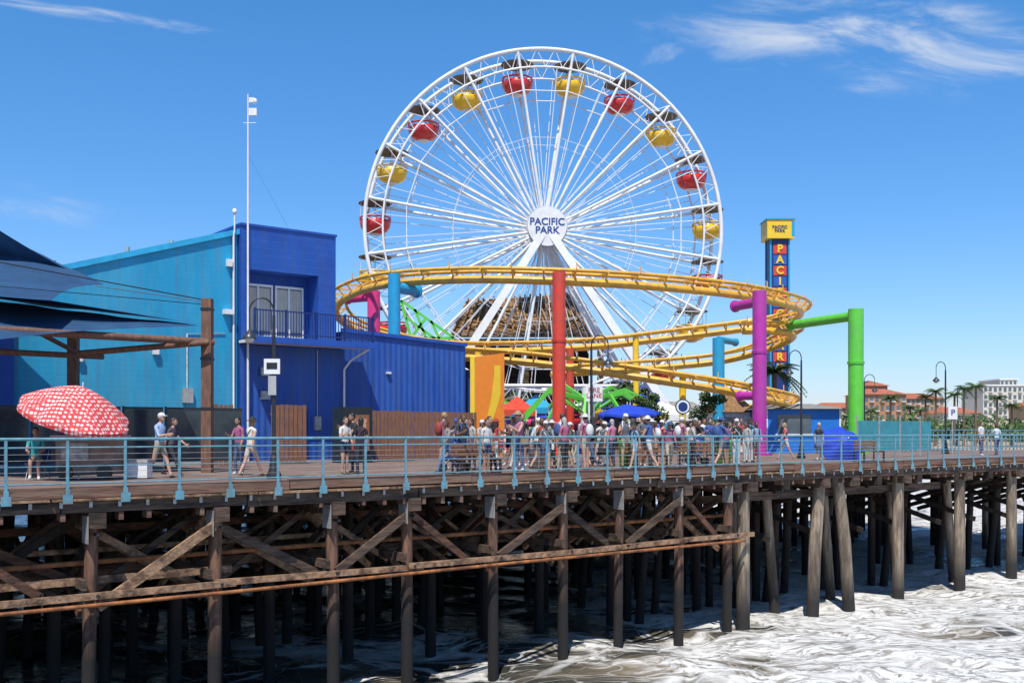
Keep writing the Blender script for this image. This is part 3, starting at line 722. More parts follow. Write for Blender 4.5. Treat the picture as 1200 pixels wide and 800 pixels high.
def col(nm, m, px, Y, ytop, r, arms=()):
    q = W(px, Y); zt = W(px, Y, ytop).z; b = T.part(nm, m)
    b.poly([q, q + V((0, 0, zt))], r, n=28)
    b.poly([q, q + V((0, 0, .1))], r * 1.8, n=16)
    b.poly([q + V((0, 0, zt * .62)), q + V((0, 0, zt * .62 + .06))], r * 1.12, n=28)
    b.poly([q + V((0, 0, zt * .62 + .08)), q + V((0, 0, zt * .62 + .14))], r * 1.12, n=28)
    for (px2, Y2, y1, ra) in arms:
        e = W(px2, Y2, y1); s0 = V((q.x, q.y, e.z)); b.tube(s0, e, ra, n=16); b.poly([e - (e - s0).normalized() * .1, e], ra * 1.25, n=16)
col('red_column', red_p, 655, 50.6, 319, .33, [(655, 52, 345, .2)])
col('cyan_column', aqua, 462, 53, 321, .32, [(489, 54.5, 341, .3)])
col('pink_column', pink, 438, 57.5, 341, .36, [(407, 58.5, 350, .26)])
col('magenta_column', magenta, 890, 53, 341, .36, [(861, 55, 359, .26), (866, 54, 464, .22)])
col('green_column', green_p, 1003, 56, 362, .41, [(926, 61, 381, .27)])
col('blue_column', aqua, 842, 62, 396, .36, [(862, 64, 401, .2)])
col('red_column_b', red_p, 668, 66, 408, .25); col('yellow_column', yel2, 745, 67, 392, .2)
col('yellow_column', yel2, 800, 56, 441, .18); col('yellow_column', yel2, 560, 60, 409, .18)
T.done()

# ------------------------------------------------------------------ tower sign
T = Thing('tower_sign'); Yt = 92; q = W(911, Yt); hw = .82
zt = W(911, Yt, 282).z
T.part('shaft', navy).box(q.x - hw, q.x + hw, q.y - hw, q.y + hw, 0, zt)
e = T.part('blue_edges', aqua)
for sx_ in (-1, 1):
    e.box(q.x + sx_ * hw - .07, q.x + sx_ * hw + .07, q.y - hw - .08, q.y - hw + .05, 0, zt - .003)
    e.box(q.x + sx_ * hw - .07, q.x + sx_ * hw + .07, q.y + hw - .05, q.y + hw + .08, 0, zt - .003)
T.part('cap', yel2).box(q.x - 1.2, q.x + 1.2, q.y - 1.2, q.y + 1.2, zt + .002, zt + 1.65)
T.part('cap_ledge', aqua).box(q.x - 1.3, q.x + 1.3, q.y - 1.3, q.y + 1.3, zt + 1.653, zt + 1.75)
T.part('cap_edge', aqua).box(q.x + .95, q.x + 1.22, q.y - 1.23, q.y + 1.2, zt + .2, zt + 1.5)
T.text('PACIFIC\nPARK', .38, V((q.x - .1, q.y - 1.24, zt + .82)), 0, navy, .01, 'cap_lettering')
for i, ch in enumerate('PACIFIC PARK'):
    if ch == ' ': continue
    z = zt - .9 - i * .96
    T.part('letter_panels', [red_p, red_p][i % 2]).box(q.x - .58, q.x + .58, q.y - hw - .04, q.y - hw - .003, z - .42, z + .42) if i % 2 == 0 else T.part('letter_panels_b', mat('letter_blue', (.02, .1, .4), .5)).box(q.x - .58, q.x + .58, q.y - hw - .04, q.y - hw - .003, z - .42, z + .42)
    T.text(ch, .95, V((q.x, q.y - hw - .075, z)), 0, yel2, .03, 'lettering', bold=.035)
T.done()

# ------------------------------------------------------------------ park clutter behind the crowd
T = Thing('wooden_pavilion'); thatch = mat('shingle', (.24, .13, .055), .9, var=.5, scale=6, bump=.03, bscale=9)
Yp = 86; r = T.part('roof', thatch); A = [W(528, Yp - 5, 396), W(704, Yp - 5, 396), W(704, Yp + 5, 396), W(528, Yp + 5, 396)]
zr_ = W(0, Yp, 352).z; rA = V((A[0].x + 1.2, Yp, zr_)); rB = V((A[1].x - 2.5, Yp, zr_ + .5))
for k in range(8):
    t0, t1 = k / 8, (k + 1) / 8
    ring = lambda t, dz: [A[0].lerp(rA, t) + V((0, 0, dz)), A[1].lerp(rB, t) + V((0, 0, dz)), A[2].lerp(rB, t) + V((0, 0, dz)), A[3].lerp(rA, t) + V((0, 0, dz))]
    a_ = ring(t0, .06); c_ = ring(t1, 0)
    for i in range(4): r.quad(a_[i], a_[(i + 1) % 4], c_[(i + 1) % 4], c_[i])
bm = T.part('rafters', mat('rafter', (.36, .21, .09), .8, var=.3))
for k in range(20):
    t = k / 19; a_ = A[0].lerp(A[1], t); bm.beam(a_ + V((0, -.4, .1)), rA.lerp(rB, t) + V((0, -.1, .15)), .12, .16)
for t in (0, .25, .5, .75, 1):
    a_ = A[0].lerp(A[1], t); bm.beam(V((a_.x, a_.y + .4, 0)), V((a_.x, a_.y + .4, a_.z)), .35, .35)
bm.beam(A[0] + V((0, .4, -.2)), A[1] + V((0, .4, -.2)), .3, .35)
T.part('back_wall', wood_dark).box(A[0].x + .5, A[1].x - .5, Yp + 1, Yp + 1.2, 0, A[0].z - .1)
T.done()

def octopus(px, Y, zc, R0, arms, m1, cars, tilt):
    T = Thing('carnival_ride'); q = W(px, Y); b = T.part('arms', m1)
    T.part('mast', white).poly([q, q + V((0, 0, zc + .8))], [.5, .3], n=14)
    for i in range(arms):
        t = 2 * math.pi * i / arms + .2; d = V((math.cos(t), math.sin(t), 0))
        z1 = zc + tilt * math.sin(t * 1 + .5) * 1.2
        e = q + d * R0 + V((0, 0, z1 - 1.0)); k = q + d * R0 * .55 + V((0, 0, zc + .6 + .4 * math.sin(t)))
        b.beam(q + V((0, 0, zc)), k, .16, .22); b.beam(k, e, .13, .18); b.tube(q + V((0, 0, zc - .9)), k, .05, n=6)
        c = T.part('cars_' + 'ab'[i % 2], cars[i % 2]); c.lathe(e + V((0, 0, -.9)), [(.01, -.3), (.5, -.25), (.75, .1), (.7, .4), (.6, .4), (.5, .0), (.01, -.1)], n=14)
        T.part('hangers', white).tube(e, e + V((0, 0, -1.0)), .04, n=5)
    T.done()
octopus(688, 62, 3.1, 4.4, 10, green_p, (gy, blu_m), 1)
octopus(545, 70, 2.8, 4.3, 8, green_p, (pink, aqua), 1)
T = Thing('swing_tower'); b = T.part('struts', green_p)
for (x0, y0, x1, y1) in [(470, 352, 532, 396), (478, 396, 532, 396), (470, 352, 482, 398), (486, 362, 500, 398), (505, 376, 515, 397), (476, 372, 510, 397), (480, 398, 498, 374)]:
    b.beam(W(x0, 70, y0), W(x1, 70, y1), .18, .18)
b.beam(W(478, 70, 400), W(478, 70), .3, .3); b.beam(W(520, 70, 398), W(520, 70), .3, .3)
T.done()

T = Thing('carnival_awning')
for (px, Y, w_, h_, m1, nm) in [(606, 66, 2.4, 2.6, red_p, 'red'), (628, 68, 2.4, 2.8, aqua, 'aqua'), (775, 66, 3.5, 2.3, white, 'white'), (738, 72, 4.5, 3.2, blu_m, 'blue')]:
    q = W(px, Y); b = T.part('canopy_' + nm, m1)
    apex = q + V((0, 0, h_ + .9)); c = [q + V((sx_ * w_ / 2, sy_ * w_ / 2, h_)) for sx_, sy_ in ((-1, -1), (1, -1), (1, 1), (-1, 1))]
    for i in range(4):
        b.add([c[i], c[(i + 1) % 4], apex], [(0, 1, 2)]); b.quad(c[i], c[(i + 1) % 4], c[(i + 1) % 4] - V((0, 0, .4)), c[i] - V((0, 0, .4)))
        T.part('legs', white).tube(c[i], V((c[i].x, c[i].y, 0)), .05)
    T.part('counter_' + nm, m1).box(q.x - w_ / 2, q.x + w_ / 2, q.y - .3, q.y + .3, 0, 1)
T.done()

def booth(name, px0, px1, Y, h, wallm, roofm, roofh, dep=3):
    T = Thing(name); a = W(px0, Y); c = W(px1, Y)
    T.part('walls', wallm).box(a.x, c.x, Y, Y + dep, 0, h)
    r = T.part('roof', roofm); o = .35
    pts = [V((a.x - o, Y - o, h + .01)), V((c.x + o, Y - o, h + .01)), V((c.x + o, Y + dep + o, h + .01)), V((a.x - o, Y + dep + o, h + .01))]
    m1 = V(((a.x + c.x) / 2 - (c.x - a.x) * .25, Y + dep / 2, h + roofh)); m2 = V(((a.x + c.x) / 2 + (c.x - a.x) * .25, Y + dep / 2, h + roofh))
    r.quad(pts[0], pts[1], m2, m1); r.quad(pts[2], pts[3], m1, m2); r.add([pts[1], pts[2], m2], [(0, 1, 2)]); r.add([pts[3], pts[0], m1], [(0, 1, 2)]); r.quad(*pts[::-1])
    wn = T.part('hatch', glass); wn.box(a.x + (c.x - a.x) * .15, a.x + (c.x - a.x) * .6, Y - .03, Y - .003, 1.1, h - .3)
    fr = T.part('trim', white); fr.box(a.x + (c.x - a.x) * .12, a.x + (c.x - a.x) * .63, Y - .07, Y - .003, 1.0, 1.095)
    fr.box(a.x - .04, a.x + .08, Y - .03, Y - .004, 0, h - .002); fr.box(c.x - .08, c.x + .04, Y - .03, Y - .004, 0, h - .002)
    T.done()
booth('ticket_booth', 838, 878, 62, 2.4, white, thatch, 1.3)
booth('blue_kiosk', 898, 985, 58, 2.5, mat('bright_blue', (.015, .17, .6), .5, var=.1), grey, .35, dep=4)
booth('game_booth', 590, 640, 74, 2.5, pink, thatch, 1)
booth('game_booth', 645, 730, 76, 2.6, navy, grey, 1)
booth('game_booth', 760, 834, 73, 2.4, wood_front, grey, 1)
booth('snack_booth', 560, 592, 58, 1.9, blue_flat, grey, .5)

T = Thing('mural_panel'); b = T.part('panel', orange)
a0, a1 = W(557, 50), W(591, 50.8)
za, zb = W(0, 50, 418).z, W(0, 50, 412).z
b.hexa([a0, a1, a1 + V((0, .25, 0)), a0 + V((0, .25, 0)), a0 + V((0, 0, za)), a1 + V((0, 0, zb)), a1 + V((0, .25, zb)), a0 + V((0, .25, za))])
sw = T.part('painted_swoosh', yel2); d = (a1 - a0).normalized(); nrm = V((d.y, -d.x, 0)) * .012; pp = []; qq = []
for i in range(13):
    t = i / 12; x = .12 + .95 * math.sin(t * 1.45); z = .2 + 4.3 * t
    pp.append(a0 + d * x + nrm + V((0, 0, z)))
    qq.append(a0 + d * min(1.4, x + .15 + .55 * t) + nrm + V((0, 0, z)))
for i in range(12): sw.quad(pp[i], qq[i], qq[i + 1], pp[i + 1])
T.part('yellow_post', yel2).box(a0.x - .25, a0.x - .03, 50, 50.2, 0, za)
T.done()

def topiary(px, Y, flip):
    b = B(); q = W(px, Y); s = flip
    blobs = [((0, 0, 1.2), (.8, .6, 1.0)), ((.3 * s, 0, 2.1), (.55, .5, .6)), ((-.3 * s, 0, 2.7), (.5, .45, .45)), ((-.85 * s, 0, 3.05), (.5, .35, .28)), ((-.1 * s, 0, 3.2), (.35, .35, .3)), ((.9 * s, 0, .8), (.6, .35, .35)), ((1.4 * s, 0, 1.3), (.28, .28, .5)), ((-.8 * s, 0, 1.7), (.45, .2, .15))]
    for c, r in blobs: b.leaves(q + V(c), r, 260, .11, R_, 0, 3)
    for dx in (-.4, .4): b.tube(q + V((dx, 0, 0)), q + V((dx, 0, 1)), .15, .12, mi=3)
    make_obj('topiary_figure', b, leaf + [bark])
topiary(768, 60, 1); topiary(824, 58, -1)

def tree(px, Y, h, w):
    b = B(); q = W(px, Y)
    b.poly([q, q + V((.1, 0, h * .3)), q + V((0, .1, h * .6))], [.22, .16, .1], n=8, mi=3)
    for i in range(9):
        t = R_.uniform(0, 6.28); e = q + V((math.cos(t) * w * .35 * R_.uniform(.4, 1), math.sin(t) * w * .35, h * R_.uniform(.5, .9)))
        b.poly([q + V((0, 0, h * R_.uniform(.3, .5))), e], [.08, .03], n=5, mi=3)
        b.leaves(e, (w * .22, w * .22, h * .13), 170, .14, R_, 0, 3)
    make_obj('broadleaf_tree', b, leaf + [bark])
tree(722, 68, 4.6, 3.5); tree(745, 78, 5, 4); tree(612, 80, 4.6, 3); tree(655, 80, 4.5, 3)

def palm(px, Y, h, R0=2.2, base=0.):
    b = B(); q = W(px, Y); q.z = base; top = q + V((.15, 0, h)); tk = 1 + (R0 - 2) * .6
    b.poly([q, q + V((.1, 0, h * .5)), top], [.22 * tk, .17 * tk, .15 * tk], n=9, mi=3)
    for i in range(26):
        t = i * 2.4; el = R_.uniform(-.5, 1.1); d = V((math.cos(t), math.sin(t), 0)); ln = R0 * R_.uniform(.8, 1.1); pts = []
        for k in range(9):
            s = k / 8; pts.append(top + d * (ln * s * math.cos(el * (1 - s * .5))) + V((0, 0, ln * (math.sin(el) * s - .62 * s * s))))
        b.poly(pts, [.03 * (1 - k / 9) + .006 for k in range(9)], n=3, mi=1)
        sd = V((-d.y, d.x, 0))
        for k in range(1, 9):
            for g_ in (-1, 1):
                for hh in (0, .5):
                    p = pts[k - 1].lerp(pts[k], hh); l2 = R0 * .22 * math.sin(math.pi * min(1, (k + hh) / 9.5) ** .7) + .08
                    e = p + sd * g_ * l2 * .8 + d * l2 * .5 - V((0, 0, l2 * .5)); b.add([p, p + d * .06 * R0, e], [(0, 1, 2)], R_.randrange(3))
    make_obj('palm_tree', b, leaf + [bark])
palm(905, 64, 5.0, 2.0)
for (px, Y, h) in [(1020, 330, 8), (1043, 300, 11), (1066, 335, 9), (1084, 320, 12), (1096, 300, 13), (1118, 300, 12), (1129, 305, 14), (1143, 290, 14), (1185, 300, 9), (1168, 300, 11), (1078, 330, 8)]:
    palm(px, Y, h + 3, 3.6, -3)

b = B()
for i in range(110):
    px = R_.uniform(985, 1330); Y = R_.uniform(290, 420); q = W(px, Y); hh = R_.uniform(4, 10)
    b.leaves(q + V((0, 0, -2 + hh * .5)), (R_.uniform(3, 6), 3, hh * .55), 90, .85, R_, 0, 3)
make_obj('distant_trees', b, leaf)

def block(name, px0, px1, Y, ztop, wallm, roofm, storeys, bays, z0=-3, dep=25):
    T = Thing(name); a = W(px0, Y); c = W(px1, Y); w = T.part('walls', wallm); w.box(a.x, c.x, Y, Y + dep, z0, ztop)
    r = T.part('roof', roofm)
    if roofm is not white:
        o = 1; m1 = V((a.x + 5, Y + dep / 2, ztop + 3)); m2 = V((c.x - 5, Y + dep / 2, ztop + 3)); p = [V((a.x - o, Y - o, ztop + .02)), V((c.x + o, Y - o, ztop + .02)), V((c.x + o, Y + dep + o, ztop + .02)), V((a.x - o, Y + dep + o, ztop + .02))]
        r.quad(p[0], p[1], m2, m1); r.quad(p[2], p[3], m1, m2); r.add([p[1], p[2], m2], [(0, 1, 2)]); r.add([p[3], p[0], m1], [(0, 1, 2)])
    else: r.box(a.x - .5, c.x + .5, Y - .5, Y + dep + .5, ztop + .01, ztop + .7)
    g = T.part('windows', glass); bal = T.part('balconies', white); sh = (ztop - z0) / storeys; bw = (c.x - a.x) / bays
    for i in range(storeys):
        for j in range(bays):
            x = a.x + bw * (j + .22); z = z0 + sh * (i + .25); g.box(x, x + bw * .56, Y - .12, Y - .02, z, z + sh * .55)
            if (i + j) % 2: bal.box(x - .3, x + bw * .56 + .3, Y - .9, Y - .13, z - .3, z + .05)
    T.done()
tan = mat('tan_stucco', (.4, .21, .12), .9, var=.1, scale=.1); cream = mat('cream_stucco', (.48, .33, .22), .9, var=.1, scale=.1); tile = mat('clay_tile', (.4, .13, .07), .9, var=.25, scale=.5)
wst = mat('white_stucco', (.6, .57, .5), .8, var=.08)
block('beach_hotel', 1012, 1062, 460, W(0, 460, 462).z, tan, tile, 5, 8)
block('beach_hotel', 1040, 1106, 480, W(0, 480, 467).z, cream, tile, 6, 12)
block('beach_hotel', 1018, 1040, 476, W(0, 476, 452).z, tan, tile, 6, 4)
block('beach_hotel', 960, 1014, 500, W(0, 500, 478).z, cream, tile, 4, 8)
block('apartment_tower', 1152, 1215, 520, W(0, 520, 452).z, wst, white, 7, 11)
block('apartment_tower', 1172, 1192, 550, W(0, 550, 445).z, wst, white, 8, 4)
block('beach_house', 1105, 1150, 440, W(0, 440, 484).z, wst, tile, 2, 8)
block('beach_house', 1215, 1290, 440, W(0, 440, 475).z, cream, tile, 3, 9)

T = Thing('windbreak_fence'); tl = mat('teal_mesh', (.05, .28, .33), .6, var=.2, scale=3)
u0, u1 = ua(1005, 5), ua(1092, 5); u = u0
while u < u1:
    T.part('posts', galv).box(u, u + .06, 5, 5.06, 0, 2.0, fr=P); T.part('panels', tl).box(u + .07, min(u + 1.75, u1), 5.02, 5.04, .3, 1.75, fr=P); u += 1.8
T.done()
T = Thing('metal_fence'); u = ua(1092, 9)
while u < 130:
    T.part('pickets', steel_b).box(u, u + .05, VB - .1, VB - .05, 0, 1.3, fr=P); u += .5
T.part('rails', steel_b).box(ua(1092, 9), 130, VB - .12, VB - .03, 1.3, 1.36, fr=P); T.part('rails', steel_b).box(ua(1092, 9), 130, VB - .12, VB - .03, .15, .2, fr=P)
T.done()
for (px, v, mm) in [(735, 2.2, green_p), (848, 2, green_p), (630, 3, galv)]:
    T = Thing('litter_bin'); q = pier_at(px, v); T.part('bin', mm).lathe(q, [(.01, .01), (.26, .01), (.3, .9), (.31, .95), (.25, .97)], n=16); T.part('lid', black).lathe(q, [(.31, .96), (.26, 1.08), (.1, 1.17), (.01, 1.18)], n=16); T.done()
for px in (560, 760, 820, 1020):
    T = Thing('park_bench'); q = pier_at(px, 1.2); f = lambda x, y, z, q=q: q + V((CU * x - SU * y, SU * x + CU * y, z))
    for k in range(3): T.part('seat', fence_w).box(-.8, .8, -.2 + k * .14, -.08 + k * .14, .42, .46, fr=f)
    for k in range(3): T.part('backrest', fence_w).box(-.8, .8, .24, .27, .52 + k * .13, .62 + k * .13, fr=f)
    for x in (-.7, .7):
        T.part('legs', black).box(x - .03, x + .03, -.2, .23, .38, .415, fr=f); T.part('legs', black).box(x - .03, x + .03, -.2, -.14, 0, .377, fr=f); T.part('legs', black).box(x - .03, x + .03, .275, .31, 0, .92, fr=f)
    T.done()
def stroller(px, v, m1):
    T = Thing('baby_stroller'); q = pier_at(px, v); b = T.part('frame', galv)
    for y in (-.22, .22):
        b.tube(q + V((-.35, y, .15)), q + V((.45, y, 1.0)), .013, n=5); b.tube(q + V((.35, y, .15)), q + V((-.2, y, .65)), .013, n=5)
        for x in (-.35, .35): T.part('wheels', black).tube(q + V((x, y - .02, .14)), q + V((x, y + .02, .14)), .14, n=14)
    b.tube(q + V((.45, -.22, 1.0)), q + V((.45, .22, 1.0)), .018, n=6)
    s = T.part('seat', m1); s.hexa([q + V(p) for p in [(-.3, -.19, .35), (.2, -.19, .3), (.2, .19, .3), (-.3, .19, .35), (-.3, -.19, .45), (.3, -.19, .75), (.3, .19, .75), (-.3, .19, .45)]])
    s.ell(q + V((.1, 0, .8)), (.3, .2, .2))
    T.done()
stroller(532, 2.5, navy); stroller(640, 3.5, black); stroller(815, 3, navy)

# ------------------------------------------------------------------ people
POSES = {
    'stand': dict(leg=[(3, 4), (-4, 3)], arm=[(4, 8, 14), (0, 9, 10)], lean=0),
    'stand2': dict(leg=[(8, 14), (-3, 2)], arm=[(20, 12, 95), (5, 9, 20)], lean=2),
    'walk': dict(leg=[(26, 6), (-18, 16)], arm=[(-22, 8, 14), (24, 8, 28)], lean=4),
    'walk2': dict(leg=[(-16, 22), (22, 4)], arm=[(30, 10, 70), (-18, 8, 14)], lean=3),
    'phone': dict(leg=[(2, 3), (-4, 4)], arm=[(38, 4, 92), (35, 6, 88)], lean=3),
    'lean': dict(leg=[(14, 4), (-6, 2)], arm=[(58, 8, 40), (55, 10, 45)], lean=20),
    'sit': dict(leg=[(86, 84), (82, 90)], arm=[(28, 8, 55), (25, 10, 60)], lean=4),
    'point': dict(leg=[(5, 4), (-6, 3)], arm=[(85, 12, 8), (5, 8, 12)], lean=0),
}
def cmat(c):
    return mat('cloth_%d_%d_%d' % tuple(int(x * 100) for x in c), c, .85, var=.22, scale=6, bump=.006, bscale=14)
SK = [mat('skin_light', (.5, .29, .21), .55, var=.06), mat('skin_tan', (.38, .21, .14), .55, var=.06), mat('skin_brown', (.2, .1, .06), .55, var=.06)]
HR = [mat('hair_brown', (.06, .035, .02), .6, var=.3, scale=20), mat('hair_black', (.015, .012, .01), .5, var=.3, scale=20), mat('hair_blond', (.35, .24, .11), .6, var=.3, scale=20), mat('hair_grey', (.4, .39, .37), .6, var=.2, scale=20)]
eye_m = mat('eye_dark', (.02, .015, .012), .2); lip_m = mat('lips', (.4, .13, .11), .5)
def person(loc, h=1.72, face=0, pose='stand', shirt=(.6, .6, .6), pants=(.05, .07, .15), skin=0, hair=0, longp=True, sleeve=.55, female=False, hat=None, bag=None, skirt=False):
    s = h / 1.75; po = POSES[pose]; D = math.radians
    pts = []; rad = []; par = []; lab = []
    def add(p, r, pa, lb=None): pts.append(V(p)); rad.append(r); par.append(pa); lab.append(lb); return len(pts) - 1
    fw = .92 if female else 1.
    ln = D(po['lean'])
    def tor(p):
        p = V(p) - V((0, 0, .95)); return V((p.x, p.y * math.cos(ln) - p.z * math.sin(ln), p.z * math.cos(ln) + p.y * math.sin(ln))) + V((0, 0, .95))
    pel = add((0, 0, .95), .135, -1); wa = add(tor((0, 0, 1.1)), .118 * fw, pel, 'hip'); ch = add(tor((0, 0, 1.29)), .138 * fw, wa, 'torso'); nb = add(tor((0, 0.01, 1.43)), .095 * fw, ch, 'torso')
    nk = add(tor((0, -.005, 1.51)), .052, nb, 'neck'); add(tor((0, -.015, 1.57)), .05, nk, 'neck')
    hands = []; ank = []
    for i, sg in enumerate((-1, 1)):
        a, ab, e = po['arm'][i]
        sh = tor((sg * .165 * fw, 0.01, 1.405)); shn = add(sh, .06, nb, 'torso')
        d = V((sg * math.sin(D(ab)), -math.sin(D(a)) * math.cos(D(ab)), -math.cos(D(a)) * math.cos(D(ab))))
        m = add(sh + d * .15, .05, shn, 'uarm1'); el = sh + d * .29; eln = add(el, .042, m, 'uarm2')
        f = V((sg * math.sin(D(ab)) * .3 - sg * (.25 if e > 50 else 0), -math.sin(D(a + e)), -math.cos(D(a + e)))).normalized()
        m2 = add(el + f * .12, .039, eln, 'farm'); wr = el + f * .25; add(wr, .026, m2, 'farm'); hands.append((wr, f, sg))
        ta, kb = po['leg'][i]; hp = V((sg * .085, 0, .9)); hn = add(hp, .088, pel, 'hip')
        d = V((sg * .03, -math.sin(D(ta)), -math.cos(D(ta)))); t1 = add(hp + d * .21, .076, hn, 'thigh1'); kn = hp + d * .42; k_ = add(kn, .055, t1, 'thigh2')
        g = V((0, -math.sin(D(ta - kb)), -math.cos(D(ta - kb)))); c1 = add(kn + g * .17, .052, k_, 'shin'); an = kn + g * .4; a_ = add(an, .034, c1, 'shin')
        add(an + V((0, .03, -.045)), .034, a_, 'foot'); add(an + V((sg * .015, -.14, -.055)), .032, a_, 'foot'); ank.append(an.z)
    dz = .085 - min(ank)
    for p in pts: p.z += dz
    me = bpy.data.meshes.new('sk'); me.from_pydata([tuple(p) for p in pts], [(i, par[i]) for i in range(len(pts)) if par[i] >= 0], [])
    ob = bpy.data.objects.new('sk', me); scene.collection.objects.link(ob)
    md = ob.modifiers.new('Skin', 'SKIN'); md.use_smooth_shade = True
    for i, sv in enumerate(me.skin_vertices[0].data): sv.radius = (rad[i], rad[i]); sv.use_root = (i == 0)
    ss = ob.modifiers.new('Sub', 'SUBSURF'); ss.levels = 2; ss.render_levels = 2
    dg = bpy.context.evaluated_depsgraph_get(); dg.update(); ev = bpy.data.meshes.new_from_object(ob.evaluated_get(dg))
    bpy.data.objects.remove(ob)
    b = B(); cen = np.array([tuple(p.center) for p in ev.polygons])
    best = np.full(len(cen), 1e9); bi = np.zeros(len(cen), int)
    for i in range(1, len(pts)):
        a = np.array(pts[par[i]]); c = np.array(pts[i]); d = c - a; t = np.clip(((cen - a) @ d) / (d @ d), 0, 1); ds = np.linalg.norm(cen - (a + t[:, None] * d), axis=1) - (rad[i] + rad[par[i]]) / 2 * .8
        k = ds < best; best[k] = ds[k]; bi[k] = i
    pz = pts[0].z
    b.v.extend([v.co.copy() for v in ev.vertices])
    for k, pl in enumerate(ev.polygons):
        l = lab[bi[k]]; mi = 0
        if l == 'torso': mi = 1
        elif l == 'hip': mi = 1 if cen[k][2] > pz + .06 else 2
        elif l == 'neck': mi = 1 if cen[k][2] < tor((0, 0, 1.47)).z + dz and bi[k] == nk else 0
        elif l == 'uarm1': mi = 1 if sleeve > 0 else 0
        elif l == 'uarm2': mi = 1 if sleeve > .6 else 0
        elif l == 'farm': mi = 1 if sleeve > .95 else 0
        elif l == 'thigh1': mi = 2
        elif l == 'thigh2': mi = 2 if longp else 0
        elif l == 'shin': mi = 2 if longp else 0
        elif l == 'foot': mi = 3
        b.f.append(list(pl.vertices)); b.mi.append(mi); b.sm.append(True)
    for wr, f, sg in hands:
        wr = wr + V((0, 0, dz)); sd = f.cross(V((sg, 0, 0))).normalized(); nrm = f.cross(sd).normalized()
        if sd.length < .1: sd = V((0, 1, 0))
        if sd.y > 0: sd = -sd
        b.beam(wr, wr + f * .085, .03, .075, 0, up=sd)
        for k in range(4):
            s0 = wr + f * .08 + sd * (.028 - k * .019); L_ = (.068, .078, .072, .056)[k]; nn = -nrm if nrm.x * sg > 0 else nrm
            b.poly([s0, s0 + f * L_ * .5 + nn * .006, s0 + f * L_ * .85 + nn * .028], [.0095, .0085, .006], n=5)
        s0 = wr + f * .03 + sd * .035; b.poly([s0, s0 + f * .03 + sd * .028, s0 + f * .06 + sd * .034], [.011, .01, .007], n=5)
    hc = tor((0, -.03, 1.655)) + V((0, 0, dz)); hx = Matrix.Rotation(-ln * .3, 3, 'X')
    b.ell(hc, (.075, .092, .112), 14, 10, 0, hx); b.ell(hc + V((0, -.035, -.055)), (.052, .055, .055), 10, 7, 0)
    b.poly([hc + V((0, -.088, .015)), hc + V((0, -.112, -.022)), hc + V((0, -.09, -.03))], [.008, .014, .01], n=6)
    for g_ in (-1, 1):
        b.ell(hc + V((g_ * .029, -.083, .012)), (.012, .008, .007), 8, 5, 5); b.ell(hc + V((g_ * .077, 0, -.005)), (.012, .02, .03), 7, 5, 0)
        b.ell(hc + V((g_ * .03, -.086, .032)), (.018, .006, .004), 8, 4, 4)
    b.ell(hc + V((0, -.088, -.058)), (.022, .008, .006), 8, 4, 6)
    b.ell(hc + V((0, .016, .026)), (.085, .094, .105), 14, 9, 4)
    if female:
        b.ell(hc + V((0, .055, -.05)), (.078, .05, .13), 12, 8, 4); b.ell(hc + V((0, .065, -.16)), (.06, .035, .1), 10, 7, 4)
    if hat == 'cap':
        b.ell(hc + V((0, .005, .05)), (.092, .102, .085), 14, 8, 7); b.ell(hc + V((0, -.11, .045)), (.065, .07, .012), 12, 5, 7)
    elif hat == 'sun':
        b.ell(hc + V((0, .005, .07)), (.09, .098, .085), 14, 8, 7); b.lathe(hc + V((0, .0, .05)), [(.08, .02), (.2, -.01), (.2, -.02), (.08, 0)], n=20, mi=7)
    if bag == 'back':
        b.ell(tor((0, .2, 1.25)) + V((0, 0, dz)), (.15, .1, .22), 12, 8, 7)
        for g_ in (-1, 1): b.poly([tor((g_ * .1, .12, 1.42)) + V((0, 0, dz)), tor((g_ * .11, -.02, 1.5)) + V((0, 0, dz)), tor((g_ * .11, -.14, 1.35)) + V((0, 0, dz)), tor((g_ * .13, -.02, 1.1)) + V((0, 0, dz))], .018, n=5, mi=7)
    elif bag == 'side':
        b.box(.2, .27, -.12, .12, .8 + dz, 1.0 + dz, 7); b.poly([V((.23, .08, 1 + dz)), tor((-.05, .13, 1.4)) + V((0, 0, dz)), tor((-.12, 0, 1.49)) + V((0, 0, dz)), tor((0, -.16, 1.3)) + V((0, 0, dz)), V((.23, -.08, 1 + dz))], .01, n=5, mi=7)
    if skirt:
        b.lathe((0, 0, 0), [(.12, 1.1 + dz), (.165, .95 + dz), (.2, .75 + dz), (.24, .55 + dz), (.23, .55 + dz), (.15, .9 + dz)], n=18, mi=2)
    M = Matrix.Translation(V(loc)) @ Matrix.Rotation(D(face), 4, 'Z') @ Matrix.Scale(s, 4)
    b.v = [M @ p for p in b.v]
    acc = cmat(R_.choice([(.6, .6, .58), (.03, .03, .035), (.3, .05, .04), (.05, .1, .25), (.35, .25, .15)])) if hat != 'cap' else cmat((.7, .7, .7))
    make_obj('pedestrian', b, [SK[skin], cmat(shirt), cmat(pants), cmat(R_.choice([(.6, .6, .6), (.03, .03, .03), (.2, .12, .08)])), HR[hair], eye_m, lip_m, acc], origin=V(loc))

